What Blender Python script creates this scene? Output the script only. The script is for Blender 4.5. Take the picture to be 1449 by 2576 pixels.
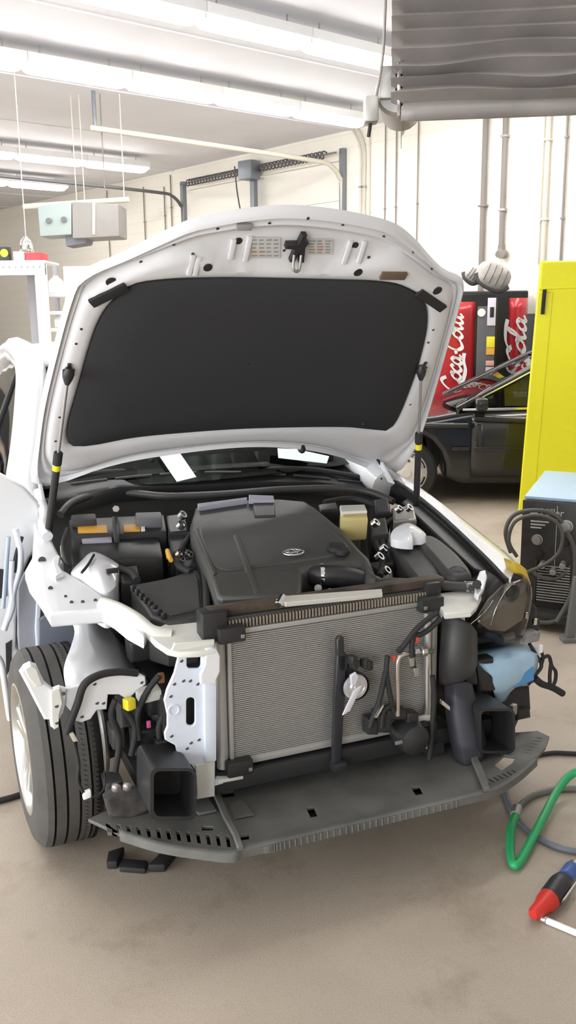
import bpy, bmesh, math, random
from mathutils import Vector, Matrix
random.seed(7)
for o in list(bpy.data.objects): bpy.data.objects.remove(o)
SC = bpy.context.scene
COL = SC.collection
# ------------------------------------------------------------------ camera
FPX, CAMH, PITCH, ROLL = 2300.0, 1.75, math.radians(12.2), math.radians(-0.7)
_R = Vector((1, 0, 0)); _U = Vector((0, math.sin(PITCH), math.cos(PITCH))); FW = Vector((0, math.cos(PITCH), -math.sin(PITCH)))
CR = _R*math.cos(ROLL) + _U*math.sin(ROLL); CU = -_R*math.sin(ROLL) + _U*math.cos(ROLL)
CAM = Vector((0, 0, CAMH))
cd = bpy.data.cameras.new('camera'); cam = bpy.data.objects.new('camera', cd); COL.objects.link(cam)
cd.sensor_fit = 'VERTICAL'; cd.sensor_height = 36.0; cd.lens = FPX/2576*36.0; cd.clip_start = 0.05; cd.clip_end = 200
cam.matrix_world = Matrix(((CR.x, CU.x, -FW.x, 0), (CR.y, CU.y, -FW.y, 0), (CR.z, CU.z, -FW.z, CAMH), (0, 0, 0, 1)))
SC.camera = cam
# ------------------------------------------------------------------ world, daylight, exposure
w = bpy.data.worlds.new('sky'); SC.world = w; w.use_nodes = True
bg = w.node_tree.nodes['Background']; bg.inputs[0].default_value = (0.93, 0.96, 1, 1); bg.inputs[1].default_value = 1.0
SC.view_settings.view_transform = 'Standard'; SC.view_settings.look = 'None'
SC.view_settings.exposure = 0.21; SC.view_settings.gamma = 1.0; SC.view_settings.use_curve_mapping = False
TUBE_EMIT = 20.0
DAY_W = 280.0
RA = math.radians(50)
L2 = Vector((math.sin(RA), math.cos(RA), 0)); W2 = Vector((-math.cos(RA), math.sin(RA), 0))   # room axes
def RS(r, s, z=0.0): return L2*r + W2*s + Vector((0, 0, z))
WALL_R, CEIL, BACK_R, S0, S1 = 10.2, 4.45, -5.5, -6.5, 26.0
BAYS = [(-4.2, -0.4), (1.0, 4.8), (6.2, 10.0)]         # open bay doors in the wall behind the camera
for s0, s1 in BAYS:
    ld = bpy.data.lights.new('bay_daylight', 'AREA'); ld.shape = 'RECTANGLE'; ld.size = s1-s0; ld.size_y = 3.2
    ld.energy = DAY_W; ld.color = (0.95, 0.975, 1.0)
    lo = bpy.data.objects.new('bay_daylight', ld); COL.objects.link(lo)
    lo.location = RS(BACK_R-0.4, (s0+s1)/2, 1.7)
    zax = -L2; xax = W2; yax = zax.cross(xax)
    lo.matrix_world = Matrix(((xax.x, yax.x, zax.x, lo.location.x), (xax.y, yax.y, zax.y, lo.location.y), (xax.z, yax.z, zax.z, lo.location.z), (0, 0, 0, 1)))
# ------------------------------------------------------------------ measuring helpers
CARX, CARY, CARPS = -0.056, 3.2, math.radians(22.7)
CP, SP = math.cos(CARPS), math.sin(CARPS)
def ray(px, py): return FW + CR*((px-724.5)/FPX) - CU*((py-1288)/FPX)
def hit(px, py, n, d):
    r = ray(px, py); n = Vector(n); return CAM + r*((d - n.dot(CAM))/n.dot(r))
def Wd(px, py, y): return hit(px, py, (0, 1, 0), y)
def Wz(px, py, z): return hit(px, py, (0, 0, 1), z)
def Wa(px, py, off=0.0): return hit(px, py, L2, WALL_R-off)
def tocar(v): x, y = v[0]-CARX, v[1]-CARY; return Vector((x*CP+y*SP, -x*SP+y*CP, v[2]))
C0 = tocar(CAM)
def cray(px, py): r = ray(px, py); return Vector((r.x*CP+r.y*SP, -r.x*SP+r.y*CP, r.z))
def Q(px, py, n, d): n = Vector(n); r = cray(px, py); return C0 + r*((d-n.dot(C0))/n.dot(r))
def qu(px, py, a): return Q(px, py, (1, 0, 0), a)
def qv(px, py, a): return Q(px, py, (0, 1, 0), a)
def qz(px, py, a): return Q(px, py, (0, 0, 1), a)
BAYN = Vector((0, -.165, 1)).normalized()
def bay(px, py, off=0.0): return Q(px, py, (0, -.165, 1), .90+off)
# ------------------------------------------------------------------ materials
MATS = {}
def mat(name, col, rough=0.5, metal=0.0, var=0.0, vscale=6.0, bump=0.0, bscale=80.0, coat=0.0, emit=0.0, alpha=None, spec=0.5):
    if name in MATS: return MATS[name]
    m = bpy.data.materials.new(name); m.use_nodes = True; nt = m.node_tree; b = nt.nodes['Principled BSDF']
    b.inputs['Base Color'].default_value = (*col, 1); b.inputs['Roughness'].default_value = rough; b.inputs['Metallic'].default_value = metal
    b.inputs['Coat Weight'].default_value = coat; b.inputs['Specular IOR Level'].default_value = spec
    if emit: b.inputs['Emission Color'].default_value = (*col, 1); b.inputs['Emission Strength'].default_value = emit
    tc = nt.nodes.new('ShaderNodeTexCoord')
    if var:
        n = nt.nodes.new('ShaderNodeTexNoise'); n.inputs['Scale'].default_value = vscale; n.inputs['Detail'].default_value = 5
        nt.links.new(tc.outputs['Object'], n.inputs['Vector'])
        r = nt.nodes.new('ShaderNodeValToRGB'); e = r.color_ramp.elements
        e[0].position = .3; e[1].position = .7
        e[0].color = (*[max(0, c*(1-var)) for c in col], 1); e[1].color = (*[min(1, c*(1+var)) for c in col], 1)
        nt.links.new(n.outputs['Fac'], r.inputs['Fac']); nt.links.new(r.outputs['Color'], b.inputs['Base Color'])
    if bump:
        n2 = nt.nodes.new('ShaderNodeTexNoise'); n2.inputs['Scale'].default_value = bscale
        nt.links.new(tc.outputs['Object'], n2.inputs['Vector'])
        bp = nt.nodes.new('ShaderNodeBump'); bp.inputs['Strength'].default_value = bump; bp.inputs['Distance'].default_value = .01
        nt.links.new(n2.outputs['Fac'], bp.inputs['Height']); nt.links.new(bp.outputs['Normal'], b.inputs['Normal'])
    MATS[name] = m; return m
def glass(name, tint, rough=0.03, clear=0.3):
    if name in MATS: return MATS[name]
    m = bpy.data.materials.new(name); m.use_nodes = True; nt = m.node_tree; nt.nodes.remove(nt.nodes['Principled BSDF'])
    out = nt.nodes['Material Output']
    tr = nt.nodes.new('ShaderNodeBsdfTransparent'); tr.inputs[0].default_value = (*[clear*t for t in tint], 1)
    gl = nt.nodes.new('ShaderNodeBsdfGlossy'); gl.inputs['Roughness'].default_value = rough
    fr = nt.nodes.new('ShaderNodeFresnel'); fr.inputs[0].default_value = 1.5
    mx = nt.nodes.new('ShaderNodeMixShader')
    nt.links.new(fr.outputs[0], mx.inputs[0]); nt.links.new(tr.outputs[0], mx.inputs[1]); nt.links.new(gl.outputs[0], mx.inputs[2])
    nt.links.new(mx.outputs[0], out.inputs['Surface']); MATS[name] = m; return m
def floor_material():
    m = bpy.data.materials.new('concrete_floor'); m.use_nodes = True; nt = m.node_tree; b = nt.nodes['Principled BSDF']
    tc = nt.nodes.new('ShaderNodeTexCoord')
    def noise(sc, det=6, rough=.6):
        n = nt.nodes.new('ShaderNodeTexNoise'); n.inputs['Scale'].default_value = sc; n.inputs['Detail'].default_value = det; n.inputs['Roughness'].default_value = rough
        nt.links.new(tc.outputs['Object'], n.inputs['Vector']); return n
    n1 = noise(1.3); n2 = noise(190, 3); n3 = noise(3.1, 8, .7)
    r1 = nt.nodes.new('ShaderNodeValToRGB'); e = r1.color_ramp.elements
    e[0].position = .3; e[0].color = (.40, .335, .265, 1); e[1].position = .72; e[1].color = (.475, .405, .325, 1)
    nt.links.new(n1.outputs['Fac'], r1.inputs['Fac'])
    r2 = nt.nodes.new('ShaderNodeValToRGB'); e = r2.color_ramp.elements
    e[0].position = .28; e[0].color = (.76, .75, .74, 1); e[1].position = .5; e[1].color = (1, 1, 1, 1)
    nt.links.new(n2.outputs['Fac'], r2.inputs['Fac'])
    r3 = nt.nodes.new('ShaderNodeValToRGB'); e = r3.color_ramp.elements
    e[0].position = .30; e[0].color = (.72, .68, .64, 1); e[1].position = .46; e[1].color = (1, 1, 1, 1)
    nt.links.new(n3.outputs['Fac'], r3.inputs['Fac'])
    a = nt.nodes.new('ShaderNodeMixRGB'); a.blend_type = 'MULTIPLY'; a.inputs[0].default_value = .8
    nt.links.new(r1.outputs[0], a.inputs[1]); nt.links.new(r2.outputs[0], a.inputs[2])
    c = nt.nodes.new('ShaderNodeMixRGB'); c.blend_type = 'MULTIPLY'; c.inputs[0].default_value = .7
    nt.links.new(a.outputs[0], c.inputs[1]); nt.links.new(r3.outputs[0], c.inputs[2])
    nt.links.new(c.outputs[0], b.inputs['Base Color']); b.inputs['Roughness'].default_value = .62
    bp = nt.nodes.new('ShaderNodeBump'); bp.inputs['Strength'].default_value = .12; bp.inputs['Distance'].default_value = .01
    nt.links.new(n2.outputs['Fac'], bp.inputs['Height']); nt.links.new(bp.outputs[0], b.inputs['Normal'])
    return m
def block_wall_material():
    m = bpy.data.materials.new('painted_block'); m.use_nodes = True; nt = m.node_tree; b = nt.nodes['Principled BSDF']
    tc = nt.nodes.new('ShaderNodeTexCoord'); br = nt.nodes.new('ShaderNodeTexBrick')
    br.inputs['Scale'].default_value = 1.0; br.inputs['Brick Width'].default_value = .4; br.inputs['Row Height'].default_value = .2; br.inputs['Mortar Size'].default_value = .006
    br.inputs['Color1'].default_value = (.93, .90, .82, 1); br.inputs['Color2'].default_value = (.92, .89, .81, 1); br.inputs['Mortar'].default_value = (.86, .83, .75, 1)
    nt.links.new(tc.outputs['UV'], br.inputs['Vector'])
    sx = nt.nodes.new('ShaderNodeSeparateXYZ'); nt.links.new(tc.outputs['UV'], sx.inputs[0])
    lt = nt.nodes.new('ShaderNodeMath'); lt.operation = 'LESS_THAN'; lt.inputs[1].default_value = 1.72; nt.links.new(sx.outputs['Y'], lt.inputs[0])
    mx = nt.nodes.new('ShaderNodeMixRGB'); mx.inputs[2].default_value = (.17, .18, .19, 1)
    lx = nt.nodes.new('ShaderNodeMath'); lx.operation = 'LESS_THAN'; lx.inputs[1].default_value = 10.7; nt.links.new(sx.outputs['X'], lx.inputs[0])
    an = nt.nodes.new('ShaderNodeMath'); an.operation = 'MULTIPLY'; nt.links.new(lt.outputs[0], an.inputs[0]); nt.links.new(lx.outputs[0], an.inputs[1])
    nt.links.new(an.outputs[0], mx.inputs[0]); nt.links.new(br.outputs['Color'], mx.inputs[1]); nt.links.new(mx.outputs[0], b.inputs['Base Color'])
    bp = nt.nodes.new('ShaderNodeBump'); bp.inputs['Strength'].default_value = .15; bp.inputs['Distance'].default_value = .004; bp.invert = True
    nt.links.new(br.outputs['Fac'], bp.inputs['Height']); nt.links.new(bp.outputs[0], b.inputs['Normal'])
    b.inputs['Roughness'].default_value = .6
    return m
M_WHITE = mat('white_car_paint', (.80, .81, .83), .28, coat=.6)
M_WHITEIN = mat('white_inner_panel_paint', (.80, .80, .82), .45)
M_CREAM = mat('cream_primer_metal', (.72, .72, .66), .5, var=.06, vscale=14)
M_BLUEW = mat('cold_white_metal', (.74, .79, .88), .4, var=.05, vscale=10)
M_BLACKP = mat('black_plastic', (.026, .026, .027), .42, bump=.05, bscale=300)
M_DKGREY = mat('dark_grey_plastic', (.045, .045, .044), .5, bump=.05, bscale=400)
M_COVER = mat('engine_cover_plastic', (.066, .066, .060), .48, bump=.06, bscale=500)
M_TRAY = mat('dusty_grey_plastic', (.125, .125, .114), .6, var=.25, vscale=7, bump=.08, bscale=300)
M_FELT = mat('charcoal_insulation_felt', (.052, .053, .056), .95, bump=.3, bscale=500, spec=.1)
M_RUBBER = mat('black_rubber', (.02, .02, .02), .7)
M_TYRE = mat('dusty_tyre_rubber', (.078, .074, .068), .8, var=.2, vscale=9, bump=.1, bscale=200)
M_GROOVE = mat('tyre_groove_rubber', (.012, .012, .012), .9)
M_ALU = mat('aluminium', (.62, .62, .60), .35, 1.0)
M_CORE = mat('radiator_aluminium', (.50, .49, .47), .45, .55)
M_COREB = mat('radiator_depth', (.24, .235, .23), .6, .4)
M_STEEL = mat('dull_steel', (.42, .41, .39), .45, .8)
M_CHROME = mat('chrome', (.85, .85, .86), .12, 1.0)
M_RUST = mat('rusty_dark_steel', (.075, .055, .04), .7, .2, var=.6, vscale=12)
M_YEL = mat('yellow_plastic', (.85, .72, .03), .45)
M_ORANGE = mat('orange_label', (.75, .38, .05), .5)
M_MATTWHITE = mat('matt_white', (.88, .89, .87), .7)
M_MINT = mat('pale_green_matt', (.66, .80, .74), .7)
M_GLASS = glass('windscreen_glass', (.75, .9, .82), clear=.22)
M_SIDEGL = glass('side_window_glass', (.8, .85, .9), clear=.14)
M_LENS = glass('headlamp_lens', (.95, .93, .9), clear=.9)
M_DARKIN = mat('dark_interior', (.03, .03, .033), .7)
# ------------------------------------------------------------------ mesh helpers
def link(o, parent=None):
    COL.objects.link(o)
    if parent is not None: o.parent = parent
    return o
def finish(name, me, m, parent, smooth=40):
    if m is not None:
        me.materials.clear(); me.materials.append(m)
    if smooth:
        me.polygons.foreach_set('use_smooth', [True]*len(me.polygons)); me.set_sharp_from_angle(angle=math.radians(smooth))
    me.update()
    return link(bpy.data.objects.new(name, me), parent)
def meshobj(name, verts, faces, m, parent=None, smooth=40):
    me = bpy.data.meshes.new(name); me.from_pydata([tuple(v) for v in verts], [], faces)
    bm = bmesh.new(); bm.from_mesh(me); bmesh.ops.recalc_face_normals(bm, faces=bm.faces); bm.to_mesh(me); bm.free()
    return finish(name, me, m, parent, smooth)
def frombm(name, bm, m, parent=None, smooth=40):
    bmesh.ops.recalc_face_normals(bm, faces=bm.faces)
    me = bpy.data.meshes.new(name); bm.to_mesh(me); bm.free(); return finish(name, me, m, parent, smooth)
def crom(pts, n=6, closed=False):
    pts = [Vector(p) for p in pts]; out = []; N = len(pts)
    for i in range(N if closed else N-1):
        if closed: a, b, c, d = pts[(i-1) % N], pts[i], pts[(i+1) % N], pts[(i+2) % N]
        else: a, b, c, d = pts[max(i-1, 0)], pts[i], pts[i+1], pts[min(i+2, N-1)]
        for k in range(n):
            t = k/n; out.append(.5*((2*b)+(c-a)*t+(2*a-5*b+4*c-d)*t*t+(3*b-a-3*c+d)*t**3))
    if not closed: out.append(pts[-1])
    return out
def bm_tube(bm, pts, r, seg=8, closed=False):
    pts = [Vector(p) for p in pts]; N = len(pts); rr = r if isinstance(r, (list, tuple)) else [r]*N
    t0 = (pts[1]-pts[0]).normalized(); nrm = t0.orthogonal().normalized(); rings = []
    for i in range(N):
        if closed: t = (pts[(i+1) % N]-pts[i-1])
        else: t = pts[min(i+1, N-1)]-pts[max(i-1, 0)]
        t = t.normalized() if t.length > 1e-9 else t0
        nrm = (nrm - t*nrm.dot(t)); nrm = nrm.normalized() if nrm.length > 1e-6 else t.orthogonal().normalized()
        bn = t.cross(nrm)
        rings.append([bm.verts.new(pts[i]+(nrm*math.cos(2*math.pi*k/seg)+bn*math.sin(2*math.pi*k/seg))*rr[i]) for k in range(seg)])
    for i in range(N if closed else N-1):
        a, b = rings[i], rings[(i+1) % N]
        for k in range(seg): bm.faces.new((a[k], a[(k+1) % seg], b[(k+1) % seg], b[k]))
    if not closed: bm.faces.new(rings[0]); bm.faces.new(rings[-1])
def tube(name, pts, r, m, parent=None, n=5, seg=8, closed=False, smooth=True):
    P = crom(pts, n, closed) if smooth and len(pts) > 2 else [Vector(p) for p in pts]
    bm = bmesh.new(); bm_tube(bm, P, r, seg, closed); return frombm(name, bm, m, parent, 50)
def bm_hexa(bm, q, e, bev=0.0, seg=2):
    q = [Vector(p) for p in q]; e = Vector(e)
    a = [bm.verts.new(p) for p in q]; b = [bm.verts.new(p+e) for p in q]; n = len(q)
    fs = [bm.faces.new(a), bm.faces.new(b[::-1])]+[bm.faces.new((a[i], b[i], b[(i+1) % n], a[(i+1) % n])) for i in range(n)]
    if bev:
        es = list({ed for f in fs for ed in f.edges}); bmesh.ops.bevel(bm, geom=es, offset=bev, segments=seg, affect='EDGES', profile=.6, clamp_overlap=True)
def slab(name, quad, e, m, parent=None, bev=.004, seg=2, smooth=40):
    bm = bmesh.new(); bm_hexa(bm, quad, e, bev, seg); return frombm(name, bm, m, parent, smooth)
def boxbm(bm, c, s, rz=0.0, bev=0.0):
    c = Vector(c); hx, hy, hz = s[0]/2, s[1]/2, s[2]/2; R = Matrix.Rotation(rz, 3, 'Z')
    bm_hexa(bm, [c+R@Vector(p) for p in ((-hx, -hy, -hz), (hx, -hy, -hz), (hx, hy, -hz), (-hx, hy, -hz))], (0, 0, s[2]), bev)
def box(name, c, s, m, parent=None, rz=0.0, bev=.004):
    bm = bmesh.new(); boxbm(bm, c, s, rz, bev); return frombm(name, bm, m, parent)
def beam(name, p, q, wv, hv, m, parent=None, bev=.003):
    p, q, wv, hv = Vector(p), Vector(q), Vector(wv), Vector(hv)
    return slab(name, [p-wv/2-hv/2, p+wv/2-hv/2, p+wv/2+hv/2, p-wv/2+hv/2], q-p, m, parent, bev)
def lathe(name, p, axis, prof, m, parent=None, seg=24, smooth=35, mats=None):
    p = Vector(p); ax = Vector(axis).normalized(); e1 = ax.orthogonal().normalized(); e2 = ax.cross(e1); bm = bmesh.new(); rings = []
    for t, r in prof:
        if r < 1e-6: rings.append([bm.verts.new(p+ax*t)])
        else: rings.append([bm.verts.new(p+ax*t+(e1*math.cos(2*math.pi*k/seg)+e2*math.sin(2*math.pi*k/seg))*r) for k in range(seg)])
    for i in range(len(rings)-1):
        a, b = rings[i], rings[i+1]
        for k in range(seg):
            k2 = (k+1) % seg
            if len(a) == 1 and len(b) == 1: continue
            if len(a) == 1: f = bm.faces.new((a[0], b[k], b[k2]))
            elif len(b) == 1: f = bm.faces.new((a[k], a[k2], b[0]))
            else: f = bm.faces.new((a[k], a[k2], b[k2], b[k]))
            if mats: f.material_index = mats[i]
    return frombm(name, bm, m, parent, smooth)
def cyl(name, p, q, r, m, parent=None, seg=16, ch=.15):
    p, q = Vector(p), Vector(q); h = (q-p).length; c = min(r*ch, h*.3)
    return lathe(name, p, q-p, [(0, 0), (0, r-c), (c, r), (h-c, r), (h, r-c), (h, 0)], m, parent, seg)
def plate(name, pts, n, th, m, parent=None, holes=(), bev=.003, smooth=False, base=False):
    """outline of coplanar points -> solid sheet of thickness th along n (n points away from the outline face when base)"""
    P = [Vector(p) for p in pts]
    if smooth: P = crom(P, 5, True)
    n = Vector(n).normalized(); e1 = n.orthogonal().normalized(); e2 = n.cross(e1); o = P[0]
    bev = min(bev, th*.45)
    def add(cu, pp, sgn):
        s = cu.splines.new('POLY'); s.points.add(len(pp)-1)
        for i, v in enumerate(pp): d = v-o; s.points[i].co = (d.dot(e1), d.dot(e2), 0, 1)
        s.use_cyclic_u = True
    cu = bpy.data.curves.new(name, 'CURVE'); cu.dimensions = '2D'; cu.fill_mode = 'BOTH'; cu.extrude = th/2-bev; cu.bevel_depth = bev; cu.bevel_resolution = 2; cu.offset = -bev
    add(cu, P, 1)
    for h in holes: add(cu, [Vector(p) for p in h], -1)
    ob = bpy.data.objects.new(name, cu); me = bpy.data.meshes.new_from_object(ob); bpy.data.objects.remove(ob); bpy.data.curves.remove(cu)
    oo = o + (n*(th/2) if base else Vector())
    me.transform(Matrix(((e1.x, e2.x, n.x, oo.x), (e1.y, e2.y, n.y, oo.y), (e1.z, e2.z, n.z, oo.z), (0, 0, 0, 1))))
    me.name = name
    return finish(name, me, m, parent, 35)
def grid(name, rows, m, parent=None, closed=False, th=0.0, smooth=50):
    nr, nc = len(rows), len(rows[0]); vs = [v for r in rows for v in r]; fs = []
    for i in range(nr-1):
        for j in range(nc if closed else nc-1):
            k = (j+1) % nc; fs.append((i*nc+j, i*nc+k, (i+1)*nc+k, (i+1)*nc+j))
    o = meshobj(name, vs, fs, m, parent, smooth)
    if th:
        md = o.modifiers.new('thickness', 'SOLIDIFY'); md.thickness = th; md.offset = 0
    return o
def ell(c, e1, e2, a, b, n=14): return [Vector(c)+Vector(e1)*(a*math.cos(2*math.pi*k/n))+Vector(e2)*(b*math.sin(2*math.pi*k/n)) for k in range(n)]
def tag(o, label=None, cat=None, group=None, kind=None):
    if label: o['label'] = label
    if cat: o['category'] = cat
    if group: o['group'] = group
    if kind: o['kind'] = kind
    return o
def thing(name, label, cat, loc=(0, 0, 0), rz=0.0, group=None):
    o = bpy.data.objects.new(name, None); COL.objects.link(o); o.location = loc; o.rotation_euler = (0, 0, rz); o.empty_display_size = .1
    return tag(o, label, cat, group)
def copy_tree(o, parent=None):
    c = o.copy(); COL.objects.link(c); c.parent = parent
    for ch in list(o.children): copy_tree(ch, c)
    return c
def text_mesh(name, s, size, m, parent, mw, ex=.002, shear=0.0, align='CENTER'):
    cu = bpy.data.curves.new(name, 'FONT'); cu.body = s; cu.size = size; cu.extrude = ex; cu.shear = shear; cu.align_x = align; cu.align_y = 'CENTER'; cu.resolution_u = 3
    ob = bpy.data.objects.new(name, cu); me = bpy.data.meshes.new_from_object(ob); bpy.data.objects.remove(ob); bpy.data.curves.remove(cu)
    me.transform(mw); return finish(name, me, m, parent, 0)
def frame(o, x, y):
    x = Vector(x).normalized(); y = Vector(y); y = (y-x*y.dot(x)).normalized(); z = x.cross(y); o = Vector(o)
    return Matrix(((x.x, y.x, z.x, o.x), (x.y, y.y, z.y, o.y), (x.z, y.z, z.z, o.z), (0, 0, 0, 1)))
# ================================================================== ROOM SHELL
M_FLOOR = floor_material(); M_BLOCK = block_wall_material()
M_CEIL = mat('grey_ceiling_paint', (.74, .75, .80), .7, var=.05, vscale=.8)
M_WALLP = mat('plain_wall_paint', (.72, .70, .64), .7)
M_DOORW = mat('white_door_panel_paint', (.90, .88, .82), .5)
M_TRACK = mat('galvanised_track', (.24, .26, .29), .5, .6)
M_BEIGE = mat('beige_conduit_paint', (.66, .62, .53), .55)
M_PIPE = mat('grey_brown_pipe_paint', (.25, .22, .20), .55)
M_DARKPIPE = mat('dark_conduit', (.10, .10, .105), .5)
def rs_slab(name, r0, r1, s0, s1, z0, z1, m, uv=None):
    o = slab(name, [RS(r0, s0, z0), RS(r1, s0, z0), RS(r1, s1, z0), RS(r0, s1, z0)], (0, 0, z1-z0), m, None, 0, smooth=0)
    if uv:
        me = o.data; ul = me.uv_layers.new(name='UVMap')
        for lp in me.loops:
            v = me.vertices[lp.vertex_index].co
            ul.data[lp.index].uv = ((v.dot(W2) if uv == 's' else v.dot(L2)), v.z)
    return tag(o, kind='structure')
rs_slab('floor', BACK_R-6, WALL_R+.3, S0-.3, S1+.3, -.15, 0, M_FLOOR)
rs_slab('ceiling', BACK_R-.3, WALL_R+.3, S0-.3, S1+.3, CEIL, CEIL+.2, M_CEIL)
DS0, DS1, DTOP = 10.75, 15.0, 4.05
bm = bmesh.new()
def wall_piece(bm, s0, s1, z0, z1, r0=WALL_R, r1=WALL_R+.25):
    bm_hexa(bm, [RS(r0, s0, z0), RS(r1, s0, z0), RS(r1, s1, z0), RS(r0, s1, z0)], (0, 0, z1-z0))
wall_piece(bm, S0-.3, DS0, 0, CEIL); wall_piece(bm, DS1, S1+.3, 0, CEIL); wall_piece(bm, DS0, DS1, DTOP, CEIL)
o = frombm('wall_back', bm, M_BLOCK, None, 0); ul = o.data.uv_layers.new(name='UVMap')
for lp in o.data.loops:
    v = o.data.vertices[lp.vertex_index].co; ul.data[lp.index].uv = (v.dot(W2), v.z)
tag(o, kind='structure')
rs_slab('wall_right', BACK_R, WALL_R, S0-.3, S0, 0, CEIL, M_BLOCK, 'r')
rs_slab('wall_left', BACK_R, WALL_R, S1, S1+.3, 0, CEIL, M_BLOCK, 'r')
bm = bmesh.new(); edges = [S0-.3]+[e for b_ in BAYS for e in b_]+[S1+.3]
for i in range(0, len(edges), 2): wall_piece(bm, edges[i], edges[i+1], 0, CEIL, BACK_R-.25, BACK_R)
for b_ in BAYS: wall_piece(bm, b_[0], b_[1], 3.3, CEIL, BACK_R-.25, BACK_R)
tag(frombm('wall_front', bm, M_WALLP, None, 0), kind='structure')
# --- sectional door in the back wall with its tracks
door = bpy.data.objects.new('door_1', None); COL.objects.link(door); tag(door, kind='structure'); door.location = RS(WALL_R, (DS0+DS1)/2, 0)
def rebase(root, loc):
    loc = Vector(loc); root.location = loc
    for c in root.children: c.location = c.location-loc
    return root
door.location = (0, 0, 0)
for k in range(7):
    z0 = .02+k*.575
    slab('door_panel', [RS(WALL_R+.05, DS0, z0), RS(WALL_R+.1, DS0, z0), RS(WALL_R+.1, DS1, z0), RS(WALL_R+.05, DS1, z0)], (0, 0, .565), M_DOORW, door, .006)
for s, b in ((DS0-.05, 1), (DS1+.05, -1)):
    path = [RS(WALL_R-.06, s, .03), RS(WALL_R-.06, s, 2.0), RS(WALL_R-.06, s, 3.55), RS(WALL_R-.12, s, 3.78), RS(WALL_R-.3, s, 3.93), RS(WALL_R-.6, s, 3.97), RS(WALL_R-2.2, s, 4.0), RS(WALL_R-4.3, s, 4.02)]
    beam('track_channel', RS(WALL_R-.05, s, .02), RS(WALL_R-.05, s, 4.2), W2*.09, L2*.07, M_TRACK, door, .004)
    tube('curved_track', path, .035 if b > 0 else .03, M_BEIGE if b > 0 else M_DARKPIPE, door, 6, 8)
    cyl('track_hanger', RS(WALL_R-4.25, s, 4.02), RS(WALL_R-4.25, s, CEIL), .025, M_TRACK, door)
mid = 12.85
beam('hoist_post', RS(WALL_R-.09, mid, 1.0), RS(WALL_R-.09, mid, 4.3), W2*.11, L2*.08, M_TRACK, door, .004)
box('hoist_motor', RS(WALL_R-.22, mid-.05, 4.12), (.3, .24, .3), M_TRACK, door, math.radians(-40), .02)
tube('pull_rope', [RS(WALL_R-.35, mid+.18, 4.2), RS(WALL_R-.34, mid+.14, 3.8), RS(WALL_R-.34, mid+.05, 3.45)], .012, M_DARKPIPE, door)
bm = bmesh.new()
for k in range(150):
    pass
hel = [RS(WALL_R-.14, DS0+.25+k*.0115, 4.14)+L2*(.055*math.cos(k*.785))+Vector((0, 0, .055*math.sin(k*.785))) for k in range(330)]
bm_tube(bm, hel, .012, 5); frombm('torsion_spring', bm, M_DARKPIPE, door)
cyl('torsion_shaft', RS(WALL_R-.14, DS0, 4.14), RS(WALL_R-.14, DS1, 4.14), .014, M_TRACK, door)
rebase(door, RS(WALL_R-.05, (DS0+DS1)/2, 0))
# --- conduits and pipes on the back wall
def vpipe(name, label, px, y0, y1, r, m, top_y=None, knob=False, group=None):
    a = Wa(px[0], y0, .02+r); b = Wa(px[1], y1, .02+r); x = (a.x+b.x)/2; y = (a.y+b.y)/2
    base = Vector((a.x, a.y, 0)); z0 = max(b.z, 0.02); z1 = min(a.z, CEIL-.01) if top_y is None else top_y
    if knob:
        root = thing(name, label, 'pipe', (0, 0, 0), 0, group)
        cyl('pipe_run', (a.x, a.y, z0+.04), (a.x, a.y, z1), r, m, root)
        tube('elbow', [(a.x, a.y, z0+.06), (a.x, a.y, z0), (a.x-.03, a.y-.02, z0-.05), (a.x-.1*L2.x+.03, a.y-.1*L2.y, z0-.06)], r*1.25, m, root)
        lathe('end_cap', Vector((a.x+.02, a.y-.06, z0-.06)), -L2, [(-.03, 0), (-.03, r*1.5), (.05, r*1.6), (.06, 0)], m, root)
        for zz in (z0+.5, z0+1.4): box('pipe_clamp', (a.x, a.y, zz), (r*2.6, r*2.6, .03), M_STEEL, root, math.radians(-40))
        return rebase(root, base)
    root = thing(name, label, 'pipe', (0, 0, 0), 0, group)
    cyl('pipe_run', (a.x, a.y, z0), (a.x, a.y, z1), r, m, root)
    for zz in (z0+.25*(z1-z0), z0+.7*(z1-z0)): box('pipe_clamp', (a.x, a.y, zz), (r*2.8, r*2.8, .025), m, root, math.radians(-40), .003)
    return rebase(root, base)
vpipe('wall_pipe', 'thick grey-brown pipe on white wall, dropping behind the drinks machine bundle', (1222, 1214), 312, 1100, .038, M_PIPE, CEIL-.02)
vpipe('wall_pipe', 'grey-brown pipe ending in a capped elbow on the white wall', (1272, 1270), 312, 628, .036, M_PIPE, CEIL-.02, True)
vpipe('wall_conduit', 'thick cream conduit on white wall above the yellow panel', (1381, 1372), 312, 660, .03, M_BEIGE, CEIL-.02)
vpipe('wall_conduit', 'thin cream conduit just left of the thick cream conduit above the yellow panel', (1369, 1357), 312, 665, .012, M_BEIGE, CEIL-.02)
vpipe('wall_conduit', 'thin grey conduit at the right end of the wall above the yellow panel', (1427, 1416), 312, 660, .016, M_PIPE, CEIL-.02)
vpipe('wall_conduit', 'thin dark conduit on white wall below the left end of the pleated curtain', (1053, 1052), 312, 1000, .010, M_PIPE, CEIL-.02)
vpipe('wall_conduit', 'thin dark conduit dropping between the door track and the pleated curtain, right of three', (998, 998), 312, 1000, .010, M_PIPE, CEIL-.02)
vpipe('wall_conduit', 'thin dark conduit right of the door track, middle of three', (970, 970), 312, 1000, .009, M_PIPE, CEIL-.02)
vpipe('wall_conduit', 'thin cream conduit right of the door track, left of three', (930, 930), 312, 1000, .012, M_BEIGE, CEIL-.02)
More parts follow.
